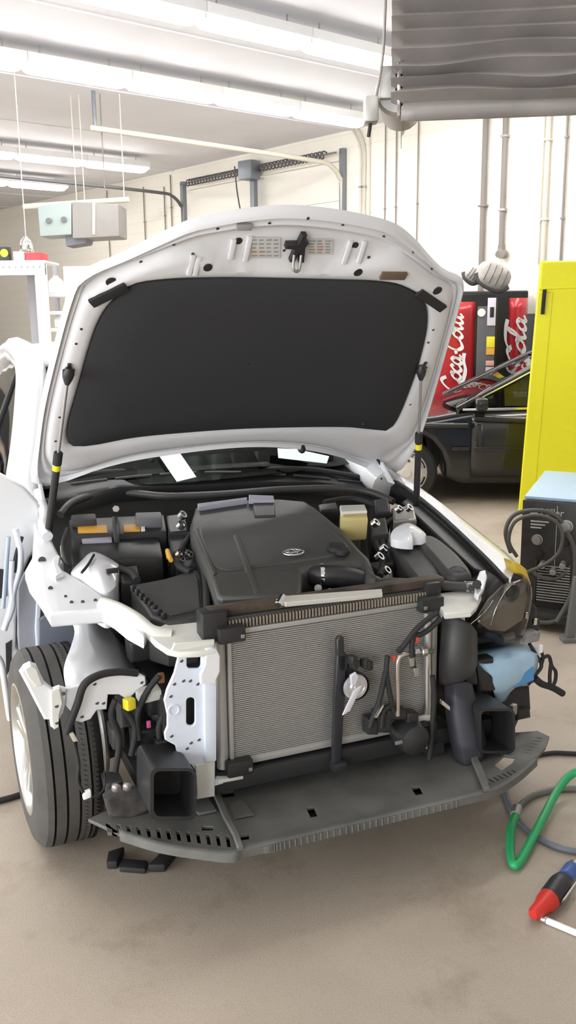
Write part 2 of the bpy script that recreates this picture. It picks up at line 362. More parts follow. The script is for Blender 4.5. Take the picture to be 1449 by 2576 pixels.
for i, (pp, lab) in enumerate((([(895, 318), (912, 350), (918, 390), (917, 470), (915, 700)], 'cream cable bending down the wall right beside the door track'),
                               ([(885, 322), (903, 360), (908, 400), (907, 470), (905, 700)], 'beige cable bending down the wall against the door track'))):
    root = thing('wall_cable', lab, 'cable'); P = [Wa(x, y, .04+.02*i) for x, y in pp]
    tube('cable_run', P, .016, M_BEIGE, root); b = P[-1]; box('cable_clip', P[3], (.05, .05, .03), M_STEEL, root, math.radians(-40))
    rebase(root, (b.x, b.y, 0))
for x, y0, y1, lab in ((412, 470, 590, 'thin dark wire hanging on wall left of the door, left of two'), (428, 440, 590, 'thin dark wire hanging on wall left of the door, right of two'),
                       (360, 470, 640, 'thin grey conduit bent over at its top on the wall behind the hood'), (268, 480, 660, 'thin grey conduit on the wall right behind the heater')):
    vpipe('wall_wire', lab, (x, x+6), y0, y1+120, .012, M_PIPE)
# --- seams of the ceiling boards
for k in range(9):
    rs_slab('trim_%d' % (k+1), BACK_R, WALL_R, 3.2+k*2.44, 3.24+k*2.44, CEIL-.012, CEIL, M_CEIL)
# ================================================================== CEILING STRIP LIGHTS
M_TUBE = mat('lit_fluorescent_tube', (1, .985, .96), .4, emit=TUBE_EMIT)
M_FIX = mat('white_fixture_enamel', (.8, .8, .8), .4)
ZL = 4.24
def make_strip():
    root = thing('strip_light', 'strip light', 'ceiling light')
    slab('housing', [(-.598, -.143, .014), (.598, -.143, .014), (.598, .143, .014), (-.598, .143, .014)], (0, 0, .09), M_FIX, root, .008)
    rows = []
    for i in range(15):
        t = -1+2*i/14; x = .592*math.copysign(abs(t)**.35, t); k = (1-abs(t)**6)**.5*.999+.001
        rows.append([Vector((x, .135*k*math.cos(2*math.pi*j/20), .0+(.075 if j > 10 else .008)*k*math.sin(2*math.pi*j/20))) for j in range(20)])
    grid('diffuser_lens', rows, M_TUBE, root, closed=True, smooth=60)
    for x in (-.594, .594): box('end_cap', (x, 0, .01), (.010, .24, .06), M_FIX, root, 0, .003)
    for x in (-.4, .4): cyl('hanger_rod', (x, 0, .115), (x, 0, CEIL-ZL), .008, M_STEEL, root, 8)
    return root
strip = make_strip(); first = True
rows = [(7.02, 9.75, 9, 'in row nearest pleated curtain'), (9.33, 9.2, 9, 'in second row above door track'), (14.38, 8.95, 9, 'in third row above heater'), (17.3, 8.9, 9, 'in farthest row at left edge')]
ordn = ['first', 'second', 'third', 'fourth', 'fifth', 'sixth', 'seventh', 'eighth', 'ninth']
for s, rend, n, lab in rows:
    for k in range(n):
        o = strip if first else copy_tree(strip); first = False
        o.location = RS(rend-.6-1.2*k, s, ZL); o.rotation_euler = (0, 0, math.radians(40))
        o['label'] = 'lit strip light, %s from the back wall, %s' % (ordn[k], lab); o['group'] = 'ceiling strip lights'
for s, r in [(4.7, 9.1), (4.7, 7.9), (4.7, 6.7), (4.7, 3.2), (4.7, 1.6), (4.7, 0.0), (2.35, 3.4), (2.35, 5.4)]:   # unseen strip lights added to brighten the front, right floor and yellow screen
    o = copy_tree(strip); o.location = RS(r, s, ZL)
    o['label'] = 'unseen strip light added outside the frame to light the front of the scene'; o['group'] = 'added strip lights outside the frame'
# ================================================================== PLEATED GREY CURTAIN
M_CANVAS = mat('grey_pleated_vinyl', (.23, .21, .20), .4, var=.12, vscale=3)
root = thing('pleated_curtain', 'grey pleated vinyl curtain gathered up under the ceiling, top right', 'curtain')
D = 6.2; a = Wd(1017, 305, D); b = Wd(1449, 291, D-.13); X = (b-a); X.z = 0; X.normalize(); Yd = Vector((-X.y, X.x, 0)); zb = a.z
rows_ = []; pitch = .0885; NP = 17
nl, nf = 8, 40; Wf = 2.6; Dp = 1.0
for i in range(NP*4+1):
    ph = i/4; zz = zb+.06+ph*pitch if i else zb
    off = .085*(1-abs(math.sin(math.pi*ph)))**.8
    if i <= 1: off = 0.02
    row = []
    for k in range(nl): row.append((a+Yd*(Dp*(1-k/nl))-X*off, zz, 0, 0))
    for k in range(nf+1):
        t = k/nf; row.append((a+X*(Wf*t)-Yd*off-(X*off if k == 0 else Vector()), zz, t, 1))
    for k in range(1, nl+1): row.append((a+X*Wf+Yd*(Dp*k/nl)+X*off, zz, 1, 0))
    pts = []
    for p, z_, t, f in row:
        amp = .75*math.exp(-((ph-2.6)/1.6)**2)*f
        sg = amp*(.028*math.sin(t*9+ph*1.2)+.022*math.sin(t*17+.6-ph*.9)) if i > 1 else 0
        pts.append(Vector((p.x, p.y, z_+sg+ (0.004*f*math.sin(t*6+ph*.5) if i > 1 else 0))))
    rows_.append(pts)
grid('pleats', rows_, M_CANVAS, root, th=.004, smooth=60)
tp = rows_[-1][0].z
slab('header_board', [a+Vector((0, 0, tp-a.z)), a+X*Wf+Vector((0, 0, tp-a.z)), a+X*Wf+Yd*Dp+Vector((0, 0, tp-a.z)), a+Yd*Dp+Vector((0, 0, tp-a.z))], (0, 0, min(CEIL-.01, tp+.5)-tp), M_PIPE, root)
slab('bottom_rail', [a-Yd*.02, a+X*Wf-Yd*.02, a+X*Wf+Yd*.02, a+Yd*.02], (0, 0, .04), M_CANVAS, root)
e = Wd(1008, 225, D+.12)
cyl('winding_drum', e-X*.02+Yd*.05, e+X*.0+Yd*.6, .15, M_STEEL, root, 20)
plate('drum_flange', ell(e-X*.01, Yd, Vector((0, 0, 1)), .11, .17, 20), X, .02, M_CHROME, root)
slab('drum_bracket', [e-X*.14+Vector((0, 0, -.05)), e-X*.03+Vector((0, 0, -.05)), e-X*.03+Yd*.2+Vector((0, 0, -.05)), e-X*.14+Yd*.2+Vector((0, 0, -.05))], (0, 0, .2), M_STEEL, root, .02)
box('gear_motor', e-X*.19+Vector((0, 0, -.12)), (.09, .14, .16), M_STEEL, root, 0, .02)
cyl('crank_handle', e-X*.19+Vector((0, 0, -.18)), e-X*.205+Vector((0, 0, -.28)), .012, M_RUBBER, root)
tube('pull_cable', [e-X*.17+Vector((0, 0, -.1)), Wd(962, 150, D+.1), Wd(970, 0, D+.15), Wd(972, -60, D+.15)], .009, M_PIPE, root)
rebase(root, a)
# ================================================================== COLA VENDING MACHINES
M_RED = mat('vending_red', (.50, .022, .03), .3, coat=.3); M_VBLK = mat('vending_black', (.015, .015, .017), .35); M_VWH = mat('script_white', (.85, .84, .82), .5)
def script_strokes():
    S = []
    def C(x, y, s): return [(x+s*.95, y+s*1.0), (x+s*.75, y+s*1.28), (x+s*.45, y+s*1.22), (x+s*.1, y+s*.8), (x+s*.0, y+s*.3), (x+s*.22, y+s*-.02), (x+s*.6, y+s*.06), (x+s*.95, y+s*.35)]
    def o(x, y, s): return [(x+s*.45, y+s*.62), (x+s*.15, y+s*.5), (x+s*.0, y+s*.2), (x+s*.18, y), (x+s*.45, y+s*.12), (x+s*.55, y+s*.42), (x+s*.42, y+s*.62), (x+s*.62, y+s*.55)]
    def c(x, y, s): return [(x+s*.5, y+s*.52), (x+s*.35, y+s*.64), (x+s*.1, y+s*.45), (x+s*.02, y+s*.18), (x+s*.2, y), (x+s*.5, y+s*.15)]
    def a1(x, y, s): return [(x+s*.5, y+s*.5), (x+s*.3, y+s*.62), (x+s*.05, y+s*.35), (x+s*.1, y+s*.02), (x+s*.35, y+s*.1), (x+s*.5, y+s*.5)]
    def a2(x, y, s): return [(x+s*.55, y+s*.6), (x+s*.48, y+s*.2), (x+s*.55, y), (x+s*.75, y+s*.15)]
    def l(x, y, s): return [(x, y+s*.2), (x+s*.3, y+s*.7), (x+s*.42, y+s*1.2), (x+s*.3, y+s*1.25), (x+s*.2, y+s*.8), (x+s*.15, y+s*.2), (x+s*.25, y), (x+s*.45, y+s*.18)]
    S += [C(0, 0, 1.0), o(.85, 0, 1), c(1.45, 0, 1), a1(1.98, 0, 1), a2(1.98, 0, 1), [(2.75, .35), (2.95, .38), (3.1, .35)]]
    S += [C(3.05, 0, 1.0), o(3.9, 0, 1), l(4.45, 0, 1), a1(4.95, 0, 1), a2(4.95, 0, 1)]
    S += [[(.6, .06), (1.0, -.18), (1.7, -.3), (2.4, -.16), (2.9, -.2)], [(3.75, 1.1), (4.2, 1.45), (4.8, 1.5), (5.3, 1.38)]]
    return S
def script(name, M4, m, parent, pen=.17, th=.004):
    bm = bmesh.new(); nib = Vector((math.cos(.9), math.sin(.9)))*pen/2
    for st in script_strokes():
        P = crom([Vector((x+.18*y, y, 0)) for x, y in st], 7)
        lf, rt = [], []
        for i, p in enumerate(P):
            t = P[min(i+1, len(P)-1)]-P[max(i-1, 0)]; nn = Vector((-t.y, t.x, 0)).normalized() if t.length else Vector((0, 1, 0))
            wv = max(abs(nn.x*nib.x+nn.y*nib.y), pen*.2)
            lf.append(M4@(p+nn*wv)); rt.append(M4@(p-nn*wv))
        vl = [bm.verts.new(v) for v in lf]; vr = [bm.verts.new(v) for v in rt]
        for i in range(len(P)-1): bm.faces.new((vl[i], vl[i+1], vr[i+1], vr[i]))
    o = frombm(name, bm, m, parent, 0); md = o.modifiers.new('thickness', 'SOLIDIFY'); md.thickness = th; return o
Z = Vector((0, 0, 1))
def vending(label, pl, pr, D, yaw, top_y, panel, txt):
    root = thing('vending_machine', label, 'vending machine', group='cola vending machines')
    A = Wd(pl, 1000, D); B = Wd(pr, 1000, D); A.z = B.z = 0; ztop = Wd(pr, top_y, D).z
    X = Vector((math.cos(yaw), math.sin(yaw), 0)); Y = Vector((-X.y, X.x, 0)); wd = (B-A).dot(X); A = B-X*wd
    slab('cabinet', [A+Y*.06, B+Y*.06, B+Y*.78, A+Y*.78], (0, 0, ztop-.01), M_VBLK, root, .015)
    slab('door_frame', [A+Z*.12, B+Z*.12, B+Y*.055+Z*.12, A+Y*.055+Z*.12], (0, 0, ztop-.14), M_VBLK, root, .012)
    f0, f1 = panel; p0 = A+X*wd*f0; p1 = A+X*wd*f1; zz0, zz1 = .42, ztop-.10
    rows = []
    for i in range(13):
        z_ = zz0+(zz1-zz0)*i/12; bl = .03*math.sin(math.pi*i/12)**.5
        rows.append([p0+(p1-p0)*(j/10)-Y*(.004+.10*math.sin(math.pi*j/10)**.7*(.6+.4*math.sin(math.pi*i/12)**.4))+Z*z_ for j in range(11)])
    grid('front_panel', rows, M_RED, root, th=.004)
    pc = (p0+p1)/2
    h = (zz1-zz0)*.86/5.6; wpx = (p1-p0).length
    hs = min(h, .15)
    tx, ty, sx_, sy_ = txt; org = hit(tx, ty, Y, Y.dot(A)-.112)
    script('script_lettering', frame(org, Z, -X) @ Matrix.Diagonal((sx_, sy_, 1, 1)), M_VWH, root, .30, .006)
    return root, A, B, X, Y, wd, ztop
root, A, B, X, Y, wd, zt = vending('red cola vending machine with script lettering beside the opened white hood', 1003, 1243, 10.35, math.radians(-9), 735, (.12, .775), (1158, 986, .150, .160))
# selection column, price strips, note acceptor
s0, s1 = A+X*wd*.80, A+X*wd*.985
slab('selection_column', [s0+Z*.35-Y*.02, s1+Z*.35-Y*.02, s1+Z*.35+Y*.02, s0+Z*.35+Y*.02], (0, 0, zt-.5), mat('selection_strip_grey', (.10, .10, .11), .4), root, .006)
c1, c2 = A+X*wd*.90, A+X*wd*.985
def sticker(nm, z0, z1, m, a=c1, b=c2, lift=.028): return slab(nm, [a+Z*z0-Y*lift, b+Z*z0-Y*lift, b+Z*z0-Y*(lift-.01), a+Z*z0-Y*(lift-.01)], (0, 0, z1-z0), m, root, .002)
sticker('note_acceptor', zt-.36, zt-.06, mat('pale_violet_plastic', (.72, .66, .75), .4))
sticker('acceptor_slot', zt-.27, zt-.16, M_VBLK, A+X*wd*.925, A+X*wd*.965, .036)
sticker('price_sticker', zt-.60, zt-.48, M_YEL); sticker('price_sticker', zt-.68, zt-.605, M_ORANGE)
for k, cc in enumerate(((.7, .35, .3), (.5, .5, .48), (.75, .3, .2), (.45, .6, .5), (.6, .62, .6), (.7, .4, .4))):
    sticker('flavour_button', zt-.80-k*.07, zt-.745-k*.07, mat('flavour_%d' % k, cc, .4))
cyl('round_badge', A+X*wd*.84-Y*.02+Z*(zt-.22), A+X*wd*.84-Y*.035+Z*(zt-.22), .045, M_VWH, root, 20)
sd = B+Y*.06
for k in range(5): slab('side_flute', [B+Y*(.12+k*.12)+Z*.15, B+Y*(.16+k*.12)+Z*.15, B+Y*(.16+k*.12)+X*.015+Z*.15, B+Y*(.12+k*.12)+X*.015+Z*.15], (0, 0, zt-.25), M_VBLK, root, .004)
rebase(root, A); vm1 = (A, B, X, Y, wd, zt)
root, A, B, X, Y, wd, zt2 = vending('second red cola vending machine, half hidden behind the first one', 1100, 1318, 11.35, math.radians(-9), 728, (.79, .995), (1311, 1080, .24, .155))
rebase(root, A)
# grey padded bundle on top of machine
M_PAD = mat('grey_padding_cloth', (.42, .39, .36), .85, var=.15, vscale=10, bump=.2, bscale=60); M_PADD = mat('dark_padding_cloth', (.09, .085, .085), .85)
A, B, X, Y, wd, zt = vm1
def cushion(label, px, py, a_, b_, rz, m, D=10.62):
    c = Wd(px, py, D); root = thing('seat_cushion', label, 'cushion', group='cushions on the vending machine')
    rows = []
    ca, sa = math.cos(rz), math.sin(rz)
    for i in range(9):
        ph = -math.pi/2+math.pi*i/8
        row = []
        for j in range(20):
            th = 2*math.pi*j/20; ex = .75
            cx = math.copysign(abs(math.cos(th))**ex, math.cos(th))*math.cos(ph)**.6*a_; cz = math.copysign(abs(math.sin(th))**ex, math.sin(th))*math.cos(ph)**.6*b_
            row.append(c+Vector((cx*ca-cz*sa, .16*math.sin(ph), cx*sa+cz*ca)))
        rows.append(row)
    grid('padded_cover', rows, m, root, closed=True)
    e1 = Vector((ca, 0, sa)); e2 = Vector((-sa, 0, ca))
    for k in (-.45, -.15, .15, .45): tube('seam', [c+e1*(k*a_*1.2)-e2*b_*.72*math.sqrt(1-k*k)-Vector((0, .15, 0)), c+e1*(k*a_*1.2)-Vector((0, .172, 0)), c+e1*(k*a_*1.2)+e2*b_*.72*math.sqrt(1-k*k)-Vector((0, .15, 0))], .004, M_PADD, root)
    tube('dark_piping', [c-e1*a_*1.0-e2*b_*.35-Vector((0, .05, 0)), c-e1*a_*.5-e2*b_*.85-Vector((0, .06, 0)), c+e1*a_*.5-e2*b_*.9-Vector((0, .06, 0)), c+e1*a_*1.0-e2*b_*.3-Vector((0, .05, 0))], .028, M_PADD, root)
    rebase(root, (c.x, c.y, zt))
cushion('large grey padded cushion lying tilted on top of the drinks machine', 1240, 695, .20, .15, math.radians(-24), M_PAD)
cushion('smaller grey cushion behind the large one on the drinks machine', 1186, 692, .10, .09, math.radians(-35), M_PAD, 10.95)
# ================================================================== YELLOW PANEL
M_YELP = mat('yellow_vinyl', (.98, .93, .02), .33, var=.03, vscale=2, coat=.2)
root = thing('yellow_screen', 'tall yellow vinyl screen standing at the right edge before the black car', 'screen')
D = 7.75; a = Wd(1305, 1290, D); tl = Wd(1360, 660, D+.05); a.z = max(a.z, .0)
X = Vector((math.cos(-.09), math.sin(-.09), 0)); up = tl-a; wid = .95; nrm = X.cross(up).normalized()
def yp(x, t): return a+X*x+up*t
plate('vinyl_sheet', [yp(0, 0), yp(wid, 0), yp(wid, 1), yp(0, 1)], nrm, .04, M_YELP, root, bev=.012)
plate('top_flap', [yp(-.004, .893), yp(wid, .905), yp(wid, 1.004), yp(-.004, 1.004)], nrm, .07, M_YELP, root, bev=.02)
plate('side_hem', [yp(-.004, 0.003), yp(.12, 0.003), yp(.12, .885), yp(-.004, .885)], nrm, .052, M_YELP, root, bev=.008)
for k in range(7):
    t = .62-.085*k; tube('wrinkle', [yp(.16, t)-nrm*-.012 if False else yp(.16, t)+nrm*.014, yp(.32, t-.02)+nrm*.016, yp(.55, t-.055)+nrm*.017, yp(.85, t-.075)+nrm*.014], [.004]*5+[.006]*6+[.003]*5, M_YELP, root)
slab('black_latch', [yp(.03, .80)+nrm*.03, yp(.06, .80)+nrm*.03, yp(.06, .80)+nrm*.05, yp(.03, .80)+nrm*.05], up*.095, M_RUBBER, root)
rebase(root, a)
# ================================================================== WELDER
M_WBLK = mat('welder_black', (.03, .028, .026), .45, var=.3, vscale=20); M_WBLUE = mat('welder_blue', (.03, .16, .42), .35); M_WTOP = mat('welder_pale_blue', (.33, .47, .60), .4)
M_CABLE = mat('grey_cable_rubber', (.10, .095, .085), .6)
root = thing('welding_machine', 'black and blue welding machine with coiled cable at the right edge', 'welder')
f = Wz(1306, 1566, 0); yaw = math.radians(-26); X = Vector((math.cos(yaw), math.sin(yaw), 0)); Y = Vector((-X.y, X.x, 0)); HW = .72; FW_ = .30; DPW = .62
def wp(x, y, z): return f+X*x+Y*y+Z*z
slab('body', [wp(0, .03, .14), wp(FW_, .03, .14), wp(FW_, DPW, .14), wp(0, DPW, .14)], (0, 0, HW-.14), M_WBLUE, root, .012)
slab('top_cover', [wp(-.006, .02, HW), wp(FW_+.006, .02, HW), wp(FW_+.006, DPW, HW+.05), wp(-.006, DPW, HW+.05)], (0, 0, .02), M_WTOP, root, .008)
slab('front_panel', [wp(-.01, 0, .1), wp(FW_+.01, 0, .1), wp(FW_+.01, .03, .1), wp(-.01, .03, .1)], (0, 0, HW-.1), M_WBLK, root, .008)
slab('base', [wp(-.03, -.1, .05), wp(FW_+.03, -.1, .05), wp(FW_+.03, DPW+.05, .05), wp(-.03, DPW+.05, .05)], (0, 0, .06), M_WBLK, root, .008)
for x in (0, FW_):
    for y in (-.03, DPW-.05): cyl('caster', wp(x-.015, y, .05), wp(x+.015, y, .05), .049, M_RUBBER, root, 16)
for k in range(14): slab('grille_bar', [wp(.09, -.012, .15+k*.0155), wp(.27, -.012, .15+k*.0155), wp(.27, .0, .15+k*.0155), wp(.09, .0, .15+k*.0155)], (0, 0, .007), M_STEEL, root, .0015)
for x in (.075, .275): slab('grille_frame', [wp(x, -.014, .14), wp(x+.012, -.014, .14), wp(x+.012, 0, .14), wp(x, 0, .14)], (0, 0, .24), M_WBLK, root, .002)
MG = mat('panel_print_grey', (.5, .52, .5), .5)
text_mesh('maker_lettering', 'Miller', .055, MG, root, frame(wp(.155, -.002, .66), X, Z), .0015)
cyl('maker_badge', wp(.055, -.0, .655), wp(.055, -.004, .655), .022, MG, root)
for k in range(3): slab('panel_print', [wp(.04, -.003, .60-k*.018), wp(.14-k*.02, -.003, .60-k*.018), wp(.14-k*.02, .0, .60-k*.018), wp(.04, .0, .60-k*.018)], (0, 0, .008), MG, root, 0)
slab('panel_divider', [wp(.18, -.004, .36), wp(.183, -.004, .36), wp(.183, 0, .36), wp(.18, 0, .36)], (0, 0, .34), MG, root, 0)
for x, z, r in ((.235, .59, .03), (.235, .50, .022), (.08, .50, .026), (.10, .42, .018)):
    lathe('control_knob', wp(x, 0, z), -Y, [(0, r*1.2), (.006, r*1.2), (.007, r), (.02, r*.85), (.022, 0)], M_STEEL if r > .024 else M_RUBBER, root, 16)
for x, z in ((.23, .38), (.12, .37), (.18, .34)): cyl('cable_socket', wp(x, 0, z), wp(x, -.05, z-.01), .018, M_STEEL, root)
def wl(pts, r, y=-.08): return tube('cable', [Wd(px, py, f.y+y+dy) for px, py, dy in pts], r, M_CABLE, root, 7)
wl([(1285, 1390, -.02), (1272, 1340, -.02), (1290, 1298, 0), (1335, 1284, .0), (1390, 1292, .0), (1425, 1330, -.02), (1442, 1400, -.03), (1440, 1470, -.05), (1425, 1530, -.08), (1395, 1562, -.1), (1360, 1566, -.1)], .012)
wl([(1300, 1400, -.05), (1280, 1360, -.06), (1296, 1312, -.05), (1345, 1296, -.05), (1395, 1310, -.05), (1415, 1345, -.06), (1405, 1390, -.06), (1370, 1420, -.06), (1325, 1440, -.05)], .010, -.12)
wl([(1335, 1432, .0), (1360, 1452, -.02), (1400, 1455, -.03), (1432, 1430, -.03), (1446, 1390, -.02)], .012)
wl([(1400, 1565, -.1), (1435, 1500, -.06), (1446, 1440, -.04), (1444, 1380, -.03), (1425, 1335, -.02)], .013, -.13)
q0 = Wz(1432, 1612, 0); q1 = q0+Vector((.03, 0, .36))
beam('stand_leg', q0+Z*.02, q1, (.045, 0, 0), (0, .045, 0), mat('stand_grey_paint', (.16, .165, .16), .5), root)
box('stand_foot', q0+Z*.012, (.09, .08, .024), MATS['stand_grey_paint'], root)
rebase(root, f)
# ================================================================== FLOOR HOSES AND TOOLS
M_GREEN = mat('green_hose_rubber', (.02, .36, .12), .4); M_GHOSE = mat('grey_green_hose_rubber', (.16, .17, .14), .5); M_BHOSE = mat('blue_grey_hose_rubber', (.14, .16, .19), .5)
def hose(name, label, pix, r, m, cat='hose', fit=None):
    P = [Wz(x, y, z) for x, y, z in pix]; o0 = P[0]
    root = thing(name, label, cat); tube('hose_line', P, r, m, root, 8, 10)
    if fit is not None: cyl('hose_fitting', P[fit], P[fit]+(P[fit]-P[fit-1 if fit else 1]).normalized()*.05, r*1.25, M_STEEL, root)
    return rebase(root, (o0.x, o0.y, 0))
hose('air_hose', 'bright green air hose looped on the floor at the right edge', [(1530, 1985, .02), (1470, 1942, .10), (1435, 1950, .09), (1400, 1993, .06), (1352, 2085, .04), (1318, 2150, .025), (1302, 2174, .02), (1290, 2172, .02), (1284, 2140, .025), (1285, 2090, .04), (1296, 2052, .045)], .0145, M_GREEN, fit=-1)
hose('air_hose', 'grey-green hose curving off behind the green hose loop', [(1306, 2030, .012), (1320, 2016, .012), (1345, 2000, .012), (1400, 1986, .012), (1460, 1984, .012), (1560, 1990, .012)], .011, M_GHOSE, fit=0)
hose('air_hose', 'blue-grey hose running from under the tray to the air tool', [(1262, 1960, .012), (1274, 2005, .012), (1292, 2046, .012), (1330, 2090, .012), (1390, 2126, .012), (1450, 2142, .012), (1540, 2150, .012)], .0105, M_BHOSE, fit=0)
hose('power_cable', 'black cable on floor behind the right end of the undertray', [(1300, 1925, .01), (1320, 1912, .01), (1345, 1902, .01), (1390, 1894, .01), (1450, 1896, .01), (1560, 1902, .01)], .009, M_RUBBER, 'cable', 0)
hose('power_cable', 'dark cable lying on the floor left of the tyre', [(-60, 2030, .01), (0, 2014, .01), (30, 2006, .01), (80, 1990, .01)], .012, M_RUBBER, 'cable', 0)
root = thing('air_tool', 'red and black air tool with blue collar lying on the floor', 'air tool')
p0, p1, p2, p3, p4 = Wz(1345, 2298, .03), Wz(1382, 2262, .035), Wz(1418, 2212, .035), Wz(1442, 2180, .03), Wz(1464, 2164, .03)
def seg(nm, a_, b_, prof, m): 
    Lg = (b_-a_).length; return lathe(nm, a_, b_-a_, [(t*Lg, r) for t, r in prof], m, root, 18)
seg('red_nose', p0, p1, [(-.15, 0), (-.12, .014), (.0, .02), (.5, .024), (.7, .031), (1.02, .033), (1.02, 0)], mat('tool_red', (.55, .03, .02), .4))
seg('body_grip', p1, p2, [(0, 0), (0, .031), (.1, .034), (.7, .034), (.95, .028), (1.02, .02), (1.02, 0)], M_BLACKP)
seg('blue_collar', p2, p3, [(0, 0), (.08, .018), (.15, .024), (.85, .024), (.95, .018), (1, 0)], mat('tool_blue', (.05, .12, .40), .4))
seg('hose_coupling', p3, p4, [(0, 0), (0, .016), (.2, .02), (.6, .014), (1, .012), (1, 0)], M_STEEL)
slab('throttle_lever', [p1+Vector((.03, -.02, .0)), p1+Vector((.045, -.01, .0)), p2+Vector((.045, -.01, .0)), p2+Vector((.03, -.02, .0))], (0, 0, .008), M_STEEL, root, .002)
rebase(root, (p1.x, p1.y, 0))
root = thing('lance_rod', 'thin white rod lying on the floor below the air tool', 'rod')
a_, b_ = Wz(1362, 2310, .011), Wz(1500, 2368, .011)
cyl('rod_shaft', a_+(b_-a_)*.1, b_, .0095, M_MATTWHITE, root); cyl('rod_ferrule', a_, a_+(b_-a_)*.1, .0115, M_ALU, root); rebase(root, (a_.x, a_.y, 0))
root = thing('rubber_bracket', 'black rubber bracket pieces on the floor under the tray', 'bracket')
a_, b_ = Wz(300, 2195, 0), Wz(366, 2200, 0)
slab('cross_bar', [a_, b_, b_+Vector((0, .05, 0)), a_+Vector((0, .05, 0))], (0, 0, .02), M_RUBBER, root, .006)
c_ = Wz(268, 2188, 0); slab('end_lug', [c_, c_+Vector((.035, 0, 0)), c_+Vector((.045, .09, 0)), c_+Vector((-.005, .06, 0))], (0, 0, .03), M_RUBBER, root, .008)
c_ = Wz(372, 2196, 0); slab('end_lug', [c_, c_+Vector((.055, 0, 0)), c_+Vector((.085, .09, 0)), c_+Vector((.03, .07, 0))], (0, 0, .03), M_RUBBER, root, .008)
rebase(root, (a_.x, a_.y, 0))
# ================================================================== HANGING HEATER (far left)
M_HMINT = mat('pale_mint_enamel', (.36, .43, .42), .5); M_HGREY = mat('warm_grey_enamel', (.29, .275, .26), .5, var=.05); M_HDK = mat('slate_grey_enamel', (.17, .17, .20), .5)
root = thing('unit_heater', 'mint and grey unit heater hanging from the ceiling, upper left', 'heater')
D = 12.0
def hp(x, y, d=0): return Wd(x, y, D+d)
slab('mint_panel', [hp(94, 518), hp(180, 510), hp(180, 590), hp(100, 595)], (0, .5, 0), M_HMINT, root, .02)
slab('casing', [hp(180, 508), hp(298, 512), hp(300, 594), hp(182, 600)], (0, .6, 0), M_HGREY, root, .02)
slab('cover_strip', [hp(232, 510, -.02), hp(239, 510, -.02), hp(239, 590, -.02), hp(232, 590, -.02)], (0, .03, 0), M_BEIGE, root, .003)
slab('outlet_duct', [hp(163, 590, .1), hp(220, 592, .1), hp(216, 612, .1), hp(166, 620, .1)], (0, .4, 0), M_HDK, root, .01)
for x, y in ((122, 555), (160, 552)): cyl('panel_knob', hp(x, y, .02), hp(x, y, -.05), .035, M_HDK, root)
cyl('top_bar', hp(58, 520, .2), hp(325, 502, .2), .035, M_BEIGE, root)
for x in (193, 265, 213, 313):
    p = hp(x, 508, .2); cyl('hanger_rod', p, Vector((p.x, p.y, CEIL)), .007, M_BEIGE if x != 265 else M_PIPE, root)
p = hp(240, 550, .3); rebase(root, (p.x, p.y, hp(200, 618).z))
root = thing('work_lamp', 'chrome caged work lamp hanging on a cord, far left', 'lamp')
D = 10.5; c = Wd(66, 613, D)
lathe('shade', c+Z*.08, -Z, [(0, .02), (.01, .03), (.05, .06), (.1, .075), (.14, .07), (.16, .05)], M_CHROME, root, 20)
lathe('bulb', c, -Z, [(-.03, .0), (-.02, .03), (.03, .04), (.06, .025), (.075, 0)], mat('frosted_bulb', (.85, .87, .9), .2), root, 14)
for k in range(6):
    an = k*math.pi/3; v = Vector((math.cos(an), math.sin(an), 0)); tube('cage_wire', [c+v*.07-Z*.06, c+v*.075-Z*.1, c+v*.04-Z*.14, c-Z*.15], .004, M_CHROME, root)
cyl('cord', c+Z*.08, Vector((c.x, c.y, CEIL)), .005, M_BEIGE, root)
rebase(root, c-Z*.15)
# ================================================================== WHITE RACK (left) AND ITS LOAD
M_RACK = mat('white_rack_enamel', (.82, .82, .82), .4); M_SHGREY = mat('grey_shelf_metal', (.30, .29, .31), .5, .3)
root = thing('storage_rack', 'white steel rack with perforated beam at the left edge', 'rack')
D = 8.6
tl, tr = Wd(-160, 662, D), Wd(112, 660, D); ztop = tr.z
slab('post', [Vector((tr.x-.10, D, 0)), Vector((tr.x, D, 0)), Vector((tr.x, D+.08, 0)), Vector((tr.x-.10, D+.08, 0))], (0, 0, ztop), M_RACK, root, .006)
slab('post', [Vector((tl.x, D, 0)), Vector((tl.x+.1, D, 0)), Vector((tl.x+.1, D+.08, 0)), Vector((tl.x, D+.08, 0))], (0, 0, ztop), M_RACK, root, .006)
slab('beam', [Vector((tl.x, D-.02, ztop-.11)), Vector((tr.x, D-.02, ztop-.11)), Vector((tr.x, D+.04, ztop-.11)), Vector((tl.x, D+.04, ztop-.11))], (0, 0, .11), M_RACK, root, .005)
for k in range(18): cyl('beam_hole', (tl.x+.06+k*.055, D-.019, ztop-.04), (tl.x+.06+k*.055, D-.023, ztop-.04), .009, M_SHGREY, root, 8)
slab('top_shelf', [Vector((tl.x, D, ztop)), Vector((tr.x, D, ztop)), Vector((tr.x, D+.55, ztop)), Vector((tl.x, D+.55, ztop))], (0, 0, .02), M_RACK, root, .004)
for x in (tl.x, tr.x-.3): slab('post', [Vector((x, D+.48, 0)), Vector((x+.08, D+.48, 0)), Vector((x+.08, D+.55, 0)), Vector((x, D+.55, 0))], (0, 0, ztop), M_SHGREY, root, .006)
slab('lower_shelf', [Vector((tl.x+.1, D, .5)), Vector((tr.x-.1, D, .5)), Vector((tr.x-.1, D+.5, .5)), Vector((tl.x+.1, D+.5, .5))], (0, 0, .03), M_SHGREY, root, .004)
rebase(root, (tl.x, D, 0)); RT = (tl, tr, ztop+.02, D)
root = thing('red_tool_case', 'flat red and grey case lying on top of the white rack', 'case')
a_, b_ = Wd(34, 640, D+.1), Wd(104, 640, D+.1); z_ = RT[2]
